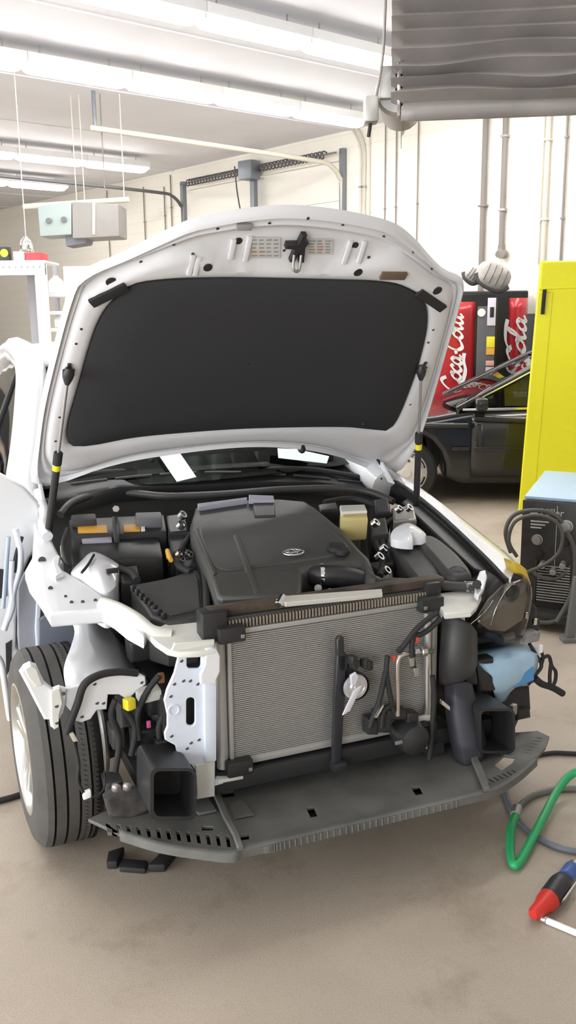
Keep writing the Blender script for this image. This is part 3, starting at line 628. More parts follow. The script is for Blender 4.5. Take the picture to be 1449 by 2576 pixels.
slab('case_body', [Vector((b_.x-.15, D+.08, z_)), Vector((b_.x, D+.08, z_)), Vector((b_.x, D+.35, z_)), Vector((b_.x-.15, D+.35, z_))], (0, 0, .075), mat('case_red', (.55, .05, .06), .45), root, .01)
slab('case_lid', [Vector((a_.x, D+.08, z_)), Vector((b_.x-.15, D+.08, z_)), Vector((b_.x-.15, D+.35, z_)), Vector((a_.x, D+.35, z_))], (0, 0, .085), mat('case_grey', (.55, .5, .52), .45), root, .01)
box('case_latch', (b_.x-.16, D+.075, z_+.04), (.03, .012, .03), M_STEEL, root, 0, .002); rebase(root, (a_.x, D+.2, z_))
root = thing('tape_measure', 'black tape measure with yellow face on the white rack', 'tape measure')
c = Wd(10, 632, D+.1); box('case', (c.x, D+.12, z_+.065), (.11, .09, .13), M_BLACKP, root, 0, .02); cyl('yellow_face', (c.x+.01, D+.078, z_+.07), (c.x+.01, D+.06, z_+.07), .036, M_YEL, root); rebase(root, (c.x, D+.12, z_))
# second open shelf unit behind the rack with white jugs
root = thing('shelf_unit', 'grey shelf unit with white shelves, between the rack and the hood', 'shelf unit')
D = 9.3; x0, x1 = Wd(112, 700, D).x, Wd(215, 700, D).x; zt_ = Wd(118, 660, D).z
for x in (x0, x1):
    for y in (D+.45,): box('upright', (x, y, zt_/2), (.045, .045, zt_), M_SHGREY, root, 0, .003)
SHZ = []
for py in (742, 787, 830, 900, 1010):
    z_ = Wd(150, py, D).z; SHZ.append(z_); box('shelf', ((x0+x1)/2, D+.22, z_), (x1-x0, .48, .035), M_RACK, root, 0, .003)
rebase(root, ((x0+x1)/2, D+.22, 0))
for px, si, lab, r, h in ((134, 0, 'round white jug on the top shelf behind the rack', .075, .17), (142, 2, 'short white jug on the third shelf behind the rack', .07, .13), (136, 3, 'tall white bottle on the fourth shelf behind the rack', .055, .20), (164, 3, 'second white bottle on the fourth shelf behind the rack', .05, .22)):
    c = Wd(px, 700, D); zb = SHZ[si]+.018; root = thing('plastic_jug', lab, 'jug', group='white jugs on the shelf unit')
    lathe('jug_body', (c.x, D+.1, zb), Z, [(0, 0), (0, r*.85), (.01, r), (h*.65, r), (h*.85, r*.6), (h*.9, r*.35), (h*.93, 0)], M_MATTWHITE, root, 18)
    cyl('jug_cap', (c.x, D+.1, zb+h*.88), (c.x, D+.1, zb+h), r*.38, M_BLUEW, root); rebase(root, (c.x, D+.1, zb))
root = thing('wall_cabinet', 'white cabinet behind the left corner of the hood', 'cabinet')
D = 11.5; a_, b_ = Wd(158, 670, D), Wd(262, 668, D)
slab('cabinet_body', [Vector((a_.x, D, 0)), Vector((b_.x, D, 0)), Vector((b_.x, D+.5, 0)), Vector((a_.x, D+.5, 0))], (0, 0, a_.z), M_RACK, root, .008)
for k in (0, 1):
    xa = a_.x+.01+k*(b_.x-a_.x)/2; d_ = slab('cabinet_door', [Vector((xa, D-.02, .08)), Vector((xa+(b_.x-a_.x)/2-.02, D-.02, .08)), Vector((xa+(b_.x-a_.x)/2-.02, D, .08)), Vector((xa, D, .08))], (0, 0, a_.z-.12), M_RACK, root, .004)
    box('door_handle', (xa+(.02 if k else (b_.x-a_.x)/2-.05), D-.03, 1.0), (.015, .02, .12), M_STEEL, d_, 0, .003)
rebase(root, (a_.x, D, 0))
# framed board at far left
root = thing('wooden_frame', 'small brown wooden frame at the far left edge above the car roof', 'frame')
D = 12.5; a_, b_ = Wd(-40, 935, D), Wd(22, 895, D); M_WOOD = mat('brown_wood', (.20, .14, .10), .6)
for p_, q_ in (((a_.x, a_.z), (a_.x, b_.z)), ((b_.x, 0), (b_.x, b_.z)), ((a_.x, b_.z), (b_.x, b_.z)), ((a_.x, 0), (a_.x, a_.z))):
    beam('rail', (p_[0], D, p_[1]), (q_[0], D, q_[1]), (.05, 0, 0) if p_[0] == q_[0] else (0, 0, .05), (0, .04, 0), M_WOOD, root)
rebase(root, (a_.x, D, 0))
# ================================================================== BLACK CAR
M_BLK = mat('black_car_paint', (.016, .016, .015), .2, coat=.4); M_BGL = glass('black_car_glass', (.85, .9, .88), clear=.55)
c = Wz(1021, 1272, 0); root = thing('black_sedan', 'black sedan parked behind, its side showing between the hood and the yellow screen', 'car', c, math.radians(-5)); root.scale = (.92, 1, .94)
WB, R_ = 2.75, .32
def arc(cx, r, a0, a1, n=10): return [(cx+r*math.cos(a0+(a1-a0)*k/n), .32+r*math.sin(a0+(a1-a0)*k/n)) for k in range(n+1)]
prof = [(-.92, .30), (-.95, .45), (-.93, .60), (-.80, .70), (-.3, .81), (.3, .875), (.62, .93), (1.5, .955), (2.6, .975), (3.3, .985), (3.72, .95), (3.85, .80), (3.84, .45), (3.78, .26)]
prof += arc(WB, .385, -.15, math.pi+.15)[::1] + [(2.2, .20), (.55, .20)] + arc(0, .385, -.15, math.pi+.15) + [(-.5, .22)]
YC = Vector((0, 1, 0))
b_ = plate('body', [(x, .08, z) for x, z in prof], YC, 1.74, M_BLK, root, bev=.07, base=True)
# shoulder: slight outward bulge of flanks as one panel each
def flank(nm, x0, x1, z0, z1):
    rows = []
    for i in range(7):
        t = i/6; z = z0+(z1-z0)*t
        rows.append([Vector((x0+(x1-x0)*j/8, .075-.03*math.sin(math.pi*(t*.9+.05)), z+.02*(j/8-.5)*t)) for j in range(9)])
    return grid(nm, rows, M_BLK, root, th=.01)
d1 = flank('front_door', .64, 1.62, .27, .90); d2 = flank('rear_door', 1.64, 2.42, .27, .915)
box('door_handle', (1.45, .035, .80), (.2, .03, .03), M_BLK, d1, 0, .01); box('door_handle', (2.28, .035, .82), (.16, .03, .03), M_BLK, d2, 0, .01)
tube('shoulder_highlight_ridge', [(-.55, .07, .74), (-.1, .052, .775), (.3, .048, .785), (.6, .05, .785)], .03, M_BLK, root)  # shoulder ridges put in to catch the ceiling lights as bright streaks
tube('shoulder_highlight_ridge', [(.66, .05, .86), (1.2, .045, .83), (1.8, .045, .80), (3.0, .06, .80)], .035, M_BLK, root)
beam('side_moulding', (.45, .045, .56), (.62, .045, .56), (0, .012, 0), (0, 0, .03), M_BLK, root, .004)
beam('side_moulding', (.66, .035, .56), (1.6, .035, .565), (0, .012, 0), (0, 0, .03), M_BLK, root, .004)
beam('belt_moulding', (.55, .10, .935), (3.1, .10, .975), (0, .02, 0), (0, 0, .022), M_CHROME, root, .004)
# greenhouse
gb = [(.50, .93), (1.45, 1.40), (1.75, 1.445), (2.4, 1.43), (3.25, .98)]
lo_i = .12; 
def gh(x, z, far=False):
    t = (z-.93)/.5; y = .12+.24*t; return Vector((x, 1.82-y if far else y, z))
for far in (False, True):
    P = [gh(x, z, far) for x, z in [(.50, .93), (.9, 1.13), (1.45, 1.40), (1.75, 1.445), (2.4, 1.43), (2.85, 1.22), (3.25, .98)]]
    tube('roof_pillar', P, .036, M_BLK, root, 5)
    beam('door_pillar', gh(1.66, .96, far), gh(1.72, 1.43, far), (.05, 0, 0), (0, .03, 0), M_BLK, root)
    P2 = [(.58, .965), (1.42, 1.36), (1.62, 1.40), (1.62, .965)]; n = (gh(1, .93, far)-gh(1, 1.43, far)).cross(Vector((1, 0, 0)))
    plate('window_pane', [gh(x, z, far) for x, z in P2], n, .006, M_BGL, root, bev=.001)
    plate('window_pane', [gh(x, z, far) for x, z in [(1.72, .965), (1.74, 1.40), (2.38, 1.39), (2.75, 1.2), (3.1, .985)]], n, .006, M_BGL, root, bev=.001)
    tube('window_trim', [gh(.54, .955, far)-Vector((0, .02, 0)), gh(.95, 1.145, far)-Vector((0, .03, 0)), gh(1.46, 1.385, far)-Vector((0, .03, 0)), gh(1.76, 1.43, far)-Vector((0, .03, 0))], .010, M_CHROME, root)
grid('roof', [[Vector((x, .36+1.10*j/6, z+.025*math.sin(math.pi*j/6))) for j in range(7)] for x, z in [(1.42, 1.40), (1.75, 1.445), (2.1, 1.45), (2.45, 1.43)]], M_BLK, root, th=.02)
grid('windscreen', [[gh(x, z)+(gh(x, z, True)-gh(x, z))*(j/6)+Vector((-.08*math.sin(math.pi*j/6), 0, 0)) for j in range(7)] for x, z in [(.50, .94), (.95, 1.16), (1.43, 1.395)]], M_BGL, root, th=.006)
grid('rear_window', [[gh(x, z)+(gh(x, z, True)-gh(x, z))*(j/6) for j in range(7)] for x, z in [(2.45, 1.42), (2.85, 1.22), (3.25, .99)]], M_BGL, root, th=.006)
for y in (.5, 1.3):
    box('front_seat', (1.72, y, .95), (.16, .45, .62), M_DARKIN, root, 0, .06); box('headrest', (1.76, y, 1.3), (.1, .26, .16), M_DARKIN, root, 0, .04)
tube('steering_wheel', [Vector((1.0, .5, .98))+Vector((.05*math.cos(t), .18*math.cos(t), .17*math.sin(t))) for t in [k*math.pi/8 for k in range(16)]], .015, M_DARKIN, root, 2, 8, True)
box('wing_mirror', (.72, -.0, 1.0), (.12, .2, .12), M_BLK, root, 0, .04)
def wheel(x, y, out):
    w_ = lathe('tyre', (x, y, .32), (0, out, 0), [(-.19, .20), (-.19, .29), (-.17, .315), (-.03, .315), (-.005, .29), (0, .215), (-.02, .20)], M_RUBBER, root, 32)
    lathe('rim', (x, y, .32), (0, out, 0), [(-.02, .21), (.0, .212), (.004, .20), (-.025, .185), (-.03, .06), (.0, .05), (.004, 0)], M_ALU, root, 32)
    if out < 0:
        lathe('wheel_cover', (x, y-.008, .32), (0, out, 0), [(0, .165), (.012, .16), (.02, .12), (.022, .05), (.034, .045), (.036, 0)], mat('cream_wheel_cover', (.72, .69, .62), .4), root, 32)
        for k in range(9): an = k*2*math.pi/9; cyl('cover_hole', (x+math.cos(an)*.125, y-.018, .32+math.sin(an)*.125), (x+math.cos(an)*.125, y-.034, .32+math.sin(an)*.125), .014, M_DKGREY, root, 10)
    for k in range(7):
        an = k*2*math.pi/7; p_ = Vector((x+math.cos(an)*.055, y, .32+math.sin(an)*.055)); q_ = Vector((x+math.cos(an)*.2, y, .32+math.sin(an)*.2)); tv = Vector((-math.sin(an), 0, math.cos(an)))
        slab('spoke', [p_-tv*.025, p_+tv*.025, q_+tv*.045, q_-tv*.045], (0, -.02*out, 0), M_ALU, root, .005)
    for k in range(5):
        an = k*2*math.pi/5; cyl('wheel_nut', (x+math.cos(an)*.035, y, .32+math.sin(an)*.035), (x+math.cos(an)*.035, y+.012*out, .32+math.sin(an)*.035), .008, M_DKGREY, root, 8)
for x in (0, WB): wheel(x, .06, -1); wheel(x, 1.84, 1)
# ================================================================== WHITE CAR UNDER REPAIR
car = thing('white_sedan', 'white sedan with hood raised and bumper, grille and fender removed', 'car', (CARX, CARY, 0), CARPS)
UX, VX, ZX = Vector((1, 0, 0)), Vector((0, 1, 0)), Vector((0, 0, 1))
def PV(pix, v): return [qv(x, y, v) for x, y in pix]
def PB(pix, off=0.0): return [bay(x, y, off) for x, y in pix]
def vplate(name, pix, v, th, m, parent=None, holes=(), bev=.004, smooth=False):
    return plate(name, PV(pix, v), VX, th, m, parent or car, [PV(h, v) for h in holes], bev, smooth, True)
def bplate(name, pix, off, th, m, parent=None, holes=(), bev=.004, smooth=False):
    return plate(name, PB(pix, off), -BAYN, th, m, parent or car, [PB(h, off) for h in holes], bev, smooth, True)
def rect(x0, y0, x1, y1): return [(x0, y0), (x1, y0), (x1, y1), (x0, y1)]
def rrect(x0, y0, x1, y1, r):
    out = []
    for cx, cy, a0 in ((x1-r, y0+r, -90), (x1-r, y1-r, 0), (x0+r, y1-r, 90), (x0+r, y0+r, 180)):
        for k in range(5):
            a = math.radians(a0+k*22.5); out.append((cx+r*math.cos(a), cy+r*math.sin(a)))
    return out
# ------------------------------------------------------------------ hood
HN = Vector((0, .907, .97)); HDd = 1.672; HNn = HN.normalized()          # HNn points to the outside of the hood
def hd(px, py, off=0.0): return Q(px, py, HN, HDd-off*HN.length)           # off > 0 : towards the engine side
e1h = UX; e2h = HNn.cross(UX).normalized()
if e2h.z < 0: e2h = -e2h
outer_px = [(80, 1218), (90, 1120), (105, 1010), (140, 860), (176, 728), (195, 697), (235, 672), (300, 645), (390, 600), (470, 562), (540, 545), (620, 530), (725, 522), (830, 530), (930, 548), (1000, 570), (1048, 608), (1085, 650), (1120, 683), (1168, 708), (1160, 760), (1130, 860), (1095, 985), (1066, 1080), (1040, 1145), (1005, 1192), (955, 1192), (900, 1164), (830, 1142), (750, 1128), (650, 1122), (540, 1128), (400, 1146), (300, 1164), (210, 1190), (140, 1216)]
felt_px = [(167, 1095), (185, 1111), (240, 1107), (330, 1090), (450, 1078), (600, 1068), (750, 1064), (870, 1064), (930, 1070), (968, 1073), (995, 1045), (1030, 960), (1055, 880), (1070, 800), (1060, 745), (1010, 712), (950, 700), (850, 696), (700, 692), (550, 690), (400, 695), (330, 708), (278, 750), (245, 800), (220, 870), (195, 960), (170, 1050)]
hc = hd(620, 900)
def polar(pix, n=144):
    P = crom([hd(x, y) for x, y in pix], 8, True); out = []
    A = [(math.atan2((p-hc).dot(e2h), (p-hc).dot(e1h)), (p-hc)) for p in P]
    for k in range(n):
        a = -math.pi+2*math.pi*k/n; d = Vector((math.cos(a), math.sin(a))); best = 0
        for i in range(len(A)):
            p, q = A[i][1], A[(i+1) % len(A)][1]
            px, py, qx, qy = p.dot(e1h), p.dot(e2h), q.dot(e1h), q.dot(e2h)
            ex, ey = qx-px, qy-py; den = d.x*ey-d.y*ex
            if abs(den) < 1e-12: continue
            t = (px*ey-py*ex)/den; s = (px*d.y-py*d.x)/den
            if t > 0 and -1e-6 <= s <= 1+1e-6: best = max(best, t)
        out.append(d*best)
    return out
PO, PF = polar(outer_px), polar(felt_px)
nose_line = [((hd(x, y)-hc).dot(e1h), (hd(x, y)-hc).dot(e2h)) for x, y in [(200, 735), (330, 672), (430, 628), (500, 632), (570, 655), (640, 668), (800, 668), (880, 660), (950, 645), (1010, 640), (1060, 672), (1150, 735)]]
def nose_y(x):
    if x <= nose_line[0][0]: return nose_line[0][1]
    for (a, b), (c, d) in zip(nose_line, nose_line[1:]):
        if a <= x <= c: return b+(d-b)*(x-a)/(c-a)
    return nose_line[-1][1]
hood = None
prof = [(0, -.012), (.03, .0), (.06, .012), (.10, .016), (.14, .002), (.18, -.006), (.22, .006), (.26, .008), (.30, .0), (.38, .018), (.5, .024), (.62, .026), (.74, .026), (.86, .026), (.94, .02), (1.0, .012)]
rows = []
for t, h in prof:
    row = []
    for k in range(144):
        p = PO[k].lerp(PF[k], t); hh = h
        if p.y > 0.2 and t > .24:
            dd = p.y-nose_y(p.x)
            hh -= .032*max(0, min(1, (dd+.010)/.022))*min(1, (t-.24)/.1)
        row.append(hc+e1h*p.x+e2h*p.y-HNn*hh)
    rows.append(row)
hood = grid('hood', rows, M_WHITEIN, car, closed=True, smooth=60)
from mathutils.bvhtree import BVHTree
_bv = BVHTree.FromPolygons([v.co.copy() for v in hood.data.vertices], [tuple(p.vertices) for p in hood.data.polygons])
def hs(px, py, off=0.0):                                # point on the pressed inner panel, lifted by off
    r = cray(px, py).normalized(); h = _bv.ray_cast(C0, r)
    return (h[0] if h[0] is not None else hd(px, py))-HNn*off
rows = []
for t in (0, .04, .12, .3, .5, .7, .9, .99):
    row = []
    for k in range(144):
        p = PO[k]*(1-t); row.append(hc+e1h*p.x+e2h*p.y+HNn*(.012+.05*math.sqrt(min(1, t*1.3))+.02*min(1, t*2)))
    rows.append(row)
grid('outer_skin', rows, M_WHITE, hood, closed=True, smooth=60)
rows = []
for t, h in ((0, .008), (.0, .022), (.03, .028), (.3, .030), (.65, .030), (.995, .030)):
    rows.append([hc+e1h*(PF[k]*(1-t)).x+e2h*(PF[k]*(1-t)).y-HNn*h for k in range(144)])
grid('insulation_pad', rows, M_FELT, hood, closed=True, smooth=60)
def hbar(nm, a, b, wd, m, off=.03, th=.012):
    p, q = hs(*a, .004), hs(*b, .004); d = (q-p).normalized(); return beam(nm, p, q, HNn.cross(d)*wd, HNn*th, m, hood, .003)
hbar('rubber_seal', (228, 762), (318, 718), .034, M_RUBBER); hbar('rubber_seal', (1052, 733), (1114, 775), .034, M_RUBBER)
hbar('foam_block', (957, 691), (1020, 692), .03, mat('brown_foam', (.16, .11, .07), .8)); hbar('grey_clip_plate', (594, 568), (633, 568), .022, mat('grey_clip', (.33, .33, .34), .5), .008)
for x, y, r in ((280, 710, .017), (600, 607, .013), (893, 618, .013), (523, 674, .015), (901, 686, .016), (1100, 732, .018)):
    cyl('access_hole', hs(x, y, -.004), hs(x, y, .0015), r, M_RUBBER, hood, 14)
for x, y in ((355, 660), (437, 615), (548, 577), (678, 563), (775, 550), (862, 567), (965, 596), (1040, 634), (928, 648), (1085, 678), (205, 828), (192, 865), (150, 1050), (140, 1110), (1090, 830), (1078, 862), (1032, 1018), (715, 630), (485, 640), (480, 670)):
    cyl('clip_hole', hs(x, y, -.003), hs(x, y, .001), .0055, M_DKGREY, hood, 8)
for x, y in ((380, 1146), (757, 1124), (970, 1196)):
    lathe('bump_stop', hd(x, y, -.005), -HNn, [(0, .018), (.02, .016), (.028, .01), (.03, 0)], M_RUBBER, hood, 12)
for a_, b_ in (((615, 655), (629, 592)), ((578, 650), (588, 600)), ((863, 662), (882, 604)), ((900, 660), (917, 604)), ((500, 645), (488, 690)), ((485, 640), (474, 690))): hbar('stiffening_rib', a_, b_, .016, M_WHITEIN, 0, .010)
# latch striker
lk = hs(748, 612, .0)
plate('latch_striker', [lk+e1h*a+e2h*b for a, b in ((-.045, .012), (-.045, -.006), (-.012, -.008), (-.014, -.06), (.004, -.062), (.006, -.02), (.020, -.066), (.036, -.06), (.022, .0), (.028, .018), (.012, .03), (.012, .05), (-.004, .05), (-.008, .014))], -HNn, .022, M_BLACKP, hood, base=True)
tube('striker_loop', [lk+e1h*-.008-HNn*.02-e2h*.03, lk+e1h*-.01-HNn*.05-e2h*.06, lk+e1h*.01-HNn*.05-e2h*.065, lk+e1h*.016-HNn*.02-e2h*.03], .005, M_STEEL, hood)
def sticker_h(x0, y0, x1, y1, rows_, cols):
    h0 = (hs((x0+x1)/2, (y0+y1)/2)-hd((x0+x1)/2, (y0+y1)/2)).dot(-HNn)+.001
    P = [hd(x0, y0, h0), hd(x1, y0, h0), hd(x1, y1, h0), hd(x0, y1, h0)]
    s = plate('caution_label', P, -HNn, .002, mat('label_offwhite', (.66, .66, .64), .6), hood, bev=.0003, base=True)
    for i in range(rows_):
        yy = y0+(y1-y0)*(i+.6)/(rows_+.3)
        for j in range(cols):
            xa = x0+(x1-x0)*(j+.08)/cols; xb = x0+(x1-x0)*(j+.62+.3*random.random())/cols
            a, b = hd(xa, yy, h0+.0025), hd(xb, yy, h0+.0025)
            col = mat('label_orange_print', (.6, .25, .1), .6) if (i == rows_-2 and j < 2) else mat('label_grey_print', (.36, .36, .37), .6)
            beam('printed_line', a, b, e2h*.006, HNn*.001, col, hood, 0)
sticker_h(632, 598, 705, 650, 5, 4); sticker_h(776, 602, 837, 640, 5, 3)
# cable dangling from hood
tube('washer_hose', [hd(912, 1066, .03), bay(925, 1095, .16), bay(940, 1140, .12), bay(960, 1175, .06), bay(958, 1205, .02)], .006, M_RUBBER, hood)
# hinges
for P in ([(985, 1215), (955, 1160)], [(115, 1290), (100, 1215)]):
    a = bay(*P[0], .02); b = hd(*P[1], .01); beam('hinge_arm', a, b, (.012, 0, 0), (0, .05, 0), M_WHITEIN, hood, .004)
# ------------------------------------------------------------------ gas struts
def strut(top, midp, ringp, bot, ub):
    T = hd(*top, .045); Bp = bay(*bot); d = (Bp-T); ln = d.length
    # fraction along the strut where tube starts (from pixel rows)
    f = (midp-top[1])/(bot[1]-top[1])*.93; g = (ringp-top[1])/(bot[1]-top[1])*.95
    s = cyl('gas_strut', T+d*f, Bp, .0135, M_BLACKP, car, 16)
    cyl('piston_rod', T, T+d*f, .0055, M_STEEL, s, 10); cyl('yellow_band', T+d*g, T+d*(g+.045), .0145, M_YEL, s, 16)
    cyl('rod_collar', T+d*(f-.005), T+d*(f+.07), .016, M_RUBBER, s, 16)
    lathe('ball_socket', T-d.normalized()*.02, d, [(0, 0), (.0, .012), (.02, .02), (.04, .016), (.06, .008), (.06, 0)], M_BLACKP, s, 12)
    cyl('ball_stud', T, hd(*top, -.0), .012, M_BLACKP, s, 10)
    pc = hd(top[0], top[1]-2, .028); plate('stud_plate', [pc+e1h*a+e2h*b for a, b in ((-.018, -.02), (.018, -.02), (.02, .015), (.006, .02), (.006, .045), (-.006, .045), (-.006, .02), (-.02, .015))], -HNn, .01, M_BLACKP, s)
strut((172, 940), 1143, 1165, (120, 1352), -1); strut((1060, 932), 1095, 1118, (1047, 1272), 1)
# ------------------------------------------------------------------ cabin
def mir(p): return Vector((-p[0], p[1], p[2]))
AP = [(-.80, .62, .99), (-.775, .80, 1.06), (-.715, 1.02, 1.21), (-.66, 1.24, 1.38), (-.615, 1.5, 1.52), (-.60, 1.85, 1.565), (-.585, 2.4, 1.575), (-.59, 3.0, 1.52), (-.66, 3.5, 1.34), (-.72, 3.85, 1.16)]
for sgn in (1, -1):
    P = [Vector((p[0]*sgn, p[1], p[2])) for p in AP]; C = crom(P, 5)
    rr = [.07 if i < 30 else .05 for i in range(len(C))]
    bm = bmesh.new(); bm_tube(bm, C, rr, 10); frombm('side_pillar_rail', bm, M_WHITE, car, 60)
    sill = [Vector((-.82*sgn, .95, 1.045)), Vector((-.84*sgn, 1.4, 1.06)), Vector((-.845*sgn, 2.2, 1.07)), Vector((-.82*sgn, 3.0, 1.09)), Vector((-.76*sgn, 3.6, 1.12))]
    # door skins: belt to rocker
    rows = []
    for z, du in ((1.05, 0), (.98, .035), (.85, .065), (.7, .08), (.55, .075), (.42, .06), (.36, .03)):
        rows.append([Vector(((-.815-du)*sgn, v, z+.02*(v-1)*(1 if z > .9 else 0))) for v in (.74, 1.0, 1.4, 1.78)])
    d_ = grid('front_door', rows, M_WHITE, car, th=.03); box('door_handle', (-.915*sgn, 1.62, .90), (.03, .2, .03), M_WHITE, d_, 0, .01)
    rows = [[Vector((v[0], b, v[2])) for v, b in zip(r, (1.81, 2.1, 2.5, 2.85))] for r in rows]
    d_ = grid('rear_door', rows, M_WHITE, car, th=.03); box('door_handle', (-.915*sgn, 2.65, .92), (.03, .2, .03), M_WHITE, d_, 0, .01)
    rows = []
    for z, du in ((1.16, -.06), (1.05, 0.0), (.85, .06), (.6, .07), (.36, .02)):
        rows.append([Vector(((-.815-du)*sgn, v, z-.03*max(0, v-3.6))) for v in (2.88, 3.2, 3.6, 4.0, 4.15)])
    grid('rear_quarter_panel', rows, M_WHITE, car, th=.03)
    # side glass follows the pillar curve
    rows = []
    for k in range(11):
        v = .98+2.5*k/10
        i = min(range(len(C)), key=lambda j: abs(C[j].y-v)); topp = C[i]
        bel = Vector((-.815*sgn, v, 1.05+.02*(v-1))); rows.append([bel.lerp(topp, t) for t in (0, .33, .66, 1)])
    grid('side_window', rows, M_SIDEGL, car, th=.005)
    tube('window_weatherstrip', [Vector((-.826*sgn, .88, 1.055)), Vector((-.83*sgn, 1.4, 1.065)), Vector((-.83*sgn, 2.2, 1.08)), Vector((-.83*sgn, 3.3, 1.10))], .012, M_RUBBER, car)
    beam('window_post', (-.83*sgn, 1.80, 1.05), (-.62*sgn, 1.84, 1.53), (.02, 0, 0), (0, .07, 0), M_RUBBER, car)
    m_ = box('wing_mirror', (-.93*sgn, .93, 1.10), (.16, .10, .11), M_WHITE, car, 0, .03); box('mirror_glass', (-.93*sgn, .985, 1.10), (.13, .006, .085), M_CHROME, m_, 0, .002)
    beam('rocker_sill', (-.84*sgn, .55, .36), (-.84*sgn, 3.0, .36), (.1, 0, 0), (0, 0, .12), M_WHITE, car, .02)
rows = []
for v, z, hw in ((1.47, 1.525, .61), (1.85, 1.575, .60), (2.4, 1.585, .585), (3.0, 1.53, .59)):
    rows.append([Vector((hw*(j/5-1), v, z+.035*math.cos((j/5-1)*math.pi/2))) for j in range(11)])
grid('roof', rows, M_WHITE, car, th=.02)
rows = []
for t in (0, .33, .66, 1):
    v = .72+.78*t; z = 1.065+.46*t; hw = .76-.15*t
    rows.append([Vector((hw*(j/6-1), v-.0+.10*((j/6-1)**2)*(1-t)-.04*(1-((j/6-1)**2)), z+.03*math.cos((j/6-1)*math.pi/2)*t)) for j in range(13)])
grid('windscreen', rows, M_GLASS, car, th=.006)
rows = []
for v, z, hw in ((3.0, 1.53, .59), (3.5, 1.34, .66), (3.85, 1.17, .72)): rows.append([Vector((hw*(j/5-1), v, z+.03*math.cos((j/5-1)*math.pi/2))) for j in range(11)])
grid('rear_screen', rows, M_GLASS, car, th=.006)
grid('boot_lid', [[Vector((.74*(j/5-1), v, z+.02*math.cos((j/5-1)*math.pi/2))) for j in range(11)] for v, z in ((3.85, 1.16), (4.15, 1.14), (4.2, 1.0), (4.2, .5))], M_WHITE, car, th=.02)
box('dashboard', (0, 1.1, .93), (1.46, .5, .22), M_DARKIN, car, 0, .05)
tube('dash_top_pad', [(-.66, .97, 1.05), (0, .9, 1.065), (.66, .97, 1.05)], .05, M_DARKIN, car)
for x in (-.38, .38):
    s_ = box('front_seat', (x, 2.0, .95), (.5, .16, .75), mat('maroon_grey_upholstery', (.07, .045, .045), .8), car, 0, .06); box('headrest', (x, 2.04, 1.40), (.27, .1, .18), M_DARKIN, s_, 0, .04)
box('cabin_floor', (0, 2.2, .45), (1.6, 3.0, .08), M_DARKIN, car, 0, .02)
box('bulkhead', (0, .78, .72), (1.5, .06, .62), M_DKGREY, car, 0, .02)
# cowl: grille panel, wiper arms, seals
M_SEAL = mat('cowl_rubber_satin', (.05, .05, .05), .4)
cowl = grid('cowl_grille', [[qv(px, py, v_) for px, py in L_] for v_, L_ in ((.86, [(150, 1198), (300, 1178), (480, 1166), (640, 1160), (800, 1166), (960, 1190)]), (.74, [(135, 1240), (300, 1212), (480, 1202), (640, 1196), (800, 1196), (970, 1214)]), (.70, [(130, 1262), (300, 1226), (480, 1222), (640, 1212), (800, 1214), (975, 1232)]), (.70, [(130, 1300), (300, 1262), (480, 1252), (640, 1245), (800, 1245), (990, 1262)]))], M_BLACKP, car, th=.012)
for k in range(7):
    t0, t1 = .04+.135*k, .04+.135*k+.11
    P = [qv(145+t*830, 1222-34*math.sin(math.pi*t), .715) for t in (t0, (t0+t1)/2, t1)]; tube('cowl_vent', P, .006, M_DKGREY, cowl)
tube('bonnet_seal', [bay(152, 1295, .0), bay(185, 1262, .02), bay(250, 1243, .02), bay(330, 1240, .02), bay(420, 1248, .02), bay(560, 1243, .02), bay(700, 1232, .02), (bay(850, 1228, .02)), bay(930, 1238, .01), bay(990, 1262, .0)], .016, M_SEAL, car)
tube('wiper_arm', [qv(600, 1196, .72), qv(450, 1192, .78), qv(300, 1186, .80), qv(170, 1200, .80)], .012, M_RUBBER, car)
tube('wiper_arm', [qv(930, 1205, .72), qv(800, 1183, .74), qv(690, 1180, .74), qv(560, 1190, .74)], .012, M_RUBBER, car)
# ------------------------------------------------------------------ engine bay
box('engine_block', (.02, .10, .60), (.86, .90, .40), mat('oily_black_metal', (.014, .014, .014), .5), car, 0, .05)
box('bay_floor', (0, .05, .33), (1.25, 1.1, .06), MATS['oily_black_metal'], car, 0, .02)
ec = bplate('engine_cover', [(490, 1270), (530, 1262), (620, 1254), (700, 1251), (770, 1257), (800, 1275), (868, 1330), (905, 1372), (932, 1398), (948, 1440), (950, 1466), (925, 1452), (905, 1418), (860, 1420), (778, 1430), (764, 1438), (758, 1488), (745, 1498), (700, 1500), (560, 1502), (543, 1494), (520, 1430), (500, 1385), (480, 1340), (478, 1310)], .055, .13, M_COVER, bev=.03)
lp = bplate('front_lip', [(530, 1448), (560, 1440), (740, 1432), (760, 1440), (757, 1490), (745, 1499), (560, 1503), (545, 1497)], .062, .03, M_COVER, ec, bev=.012)
bplate('raised_rib', [(585, 1345), (600, 1340), (660, 1492), (640, 1496)], .064, .02, M_COVER, ec, bev=.008)
bplate('raised_rib', [(487, 1330), (497, 1326), (548, 1440), (536, 1446)], .060, .02, M_COVER, ec, bev=.008)
bplate('raised_centre', [(500, 1325), (560, 1300), (700, 1290), (790, 1300), (880, 1372), (860, 1392), (780, 1408), (640, 1425), (560, 1432), (520, 1400)], .060, .03, M_COVER, ec, bev=.014, smooth=True)
bplate('rear_notch_pad', [(636, 1262), (690, 1260), (694, 1296), (640, 1298)], .066, .02, M_DKGREY, ec, bev=.005)
bplate('pale_sound_pad', [(497, 1266), (560, 1258), (622, 1250), (622, 1257), (560, 1266), (500, 1275)], .075, .02, mat('pale_violet_foam', (.36, .35, .42), .7), ec, bev=.004)
bplate('pale_sound_pad', [(626, 1244), (688, 1246), (690, 1256), (626, 1257)], .08, .02, MATS['pale_violet_foam'], ec, bev=.004)
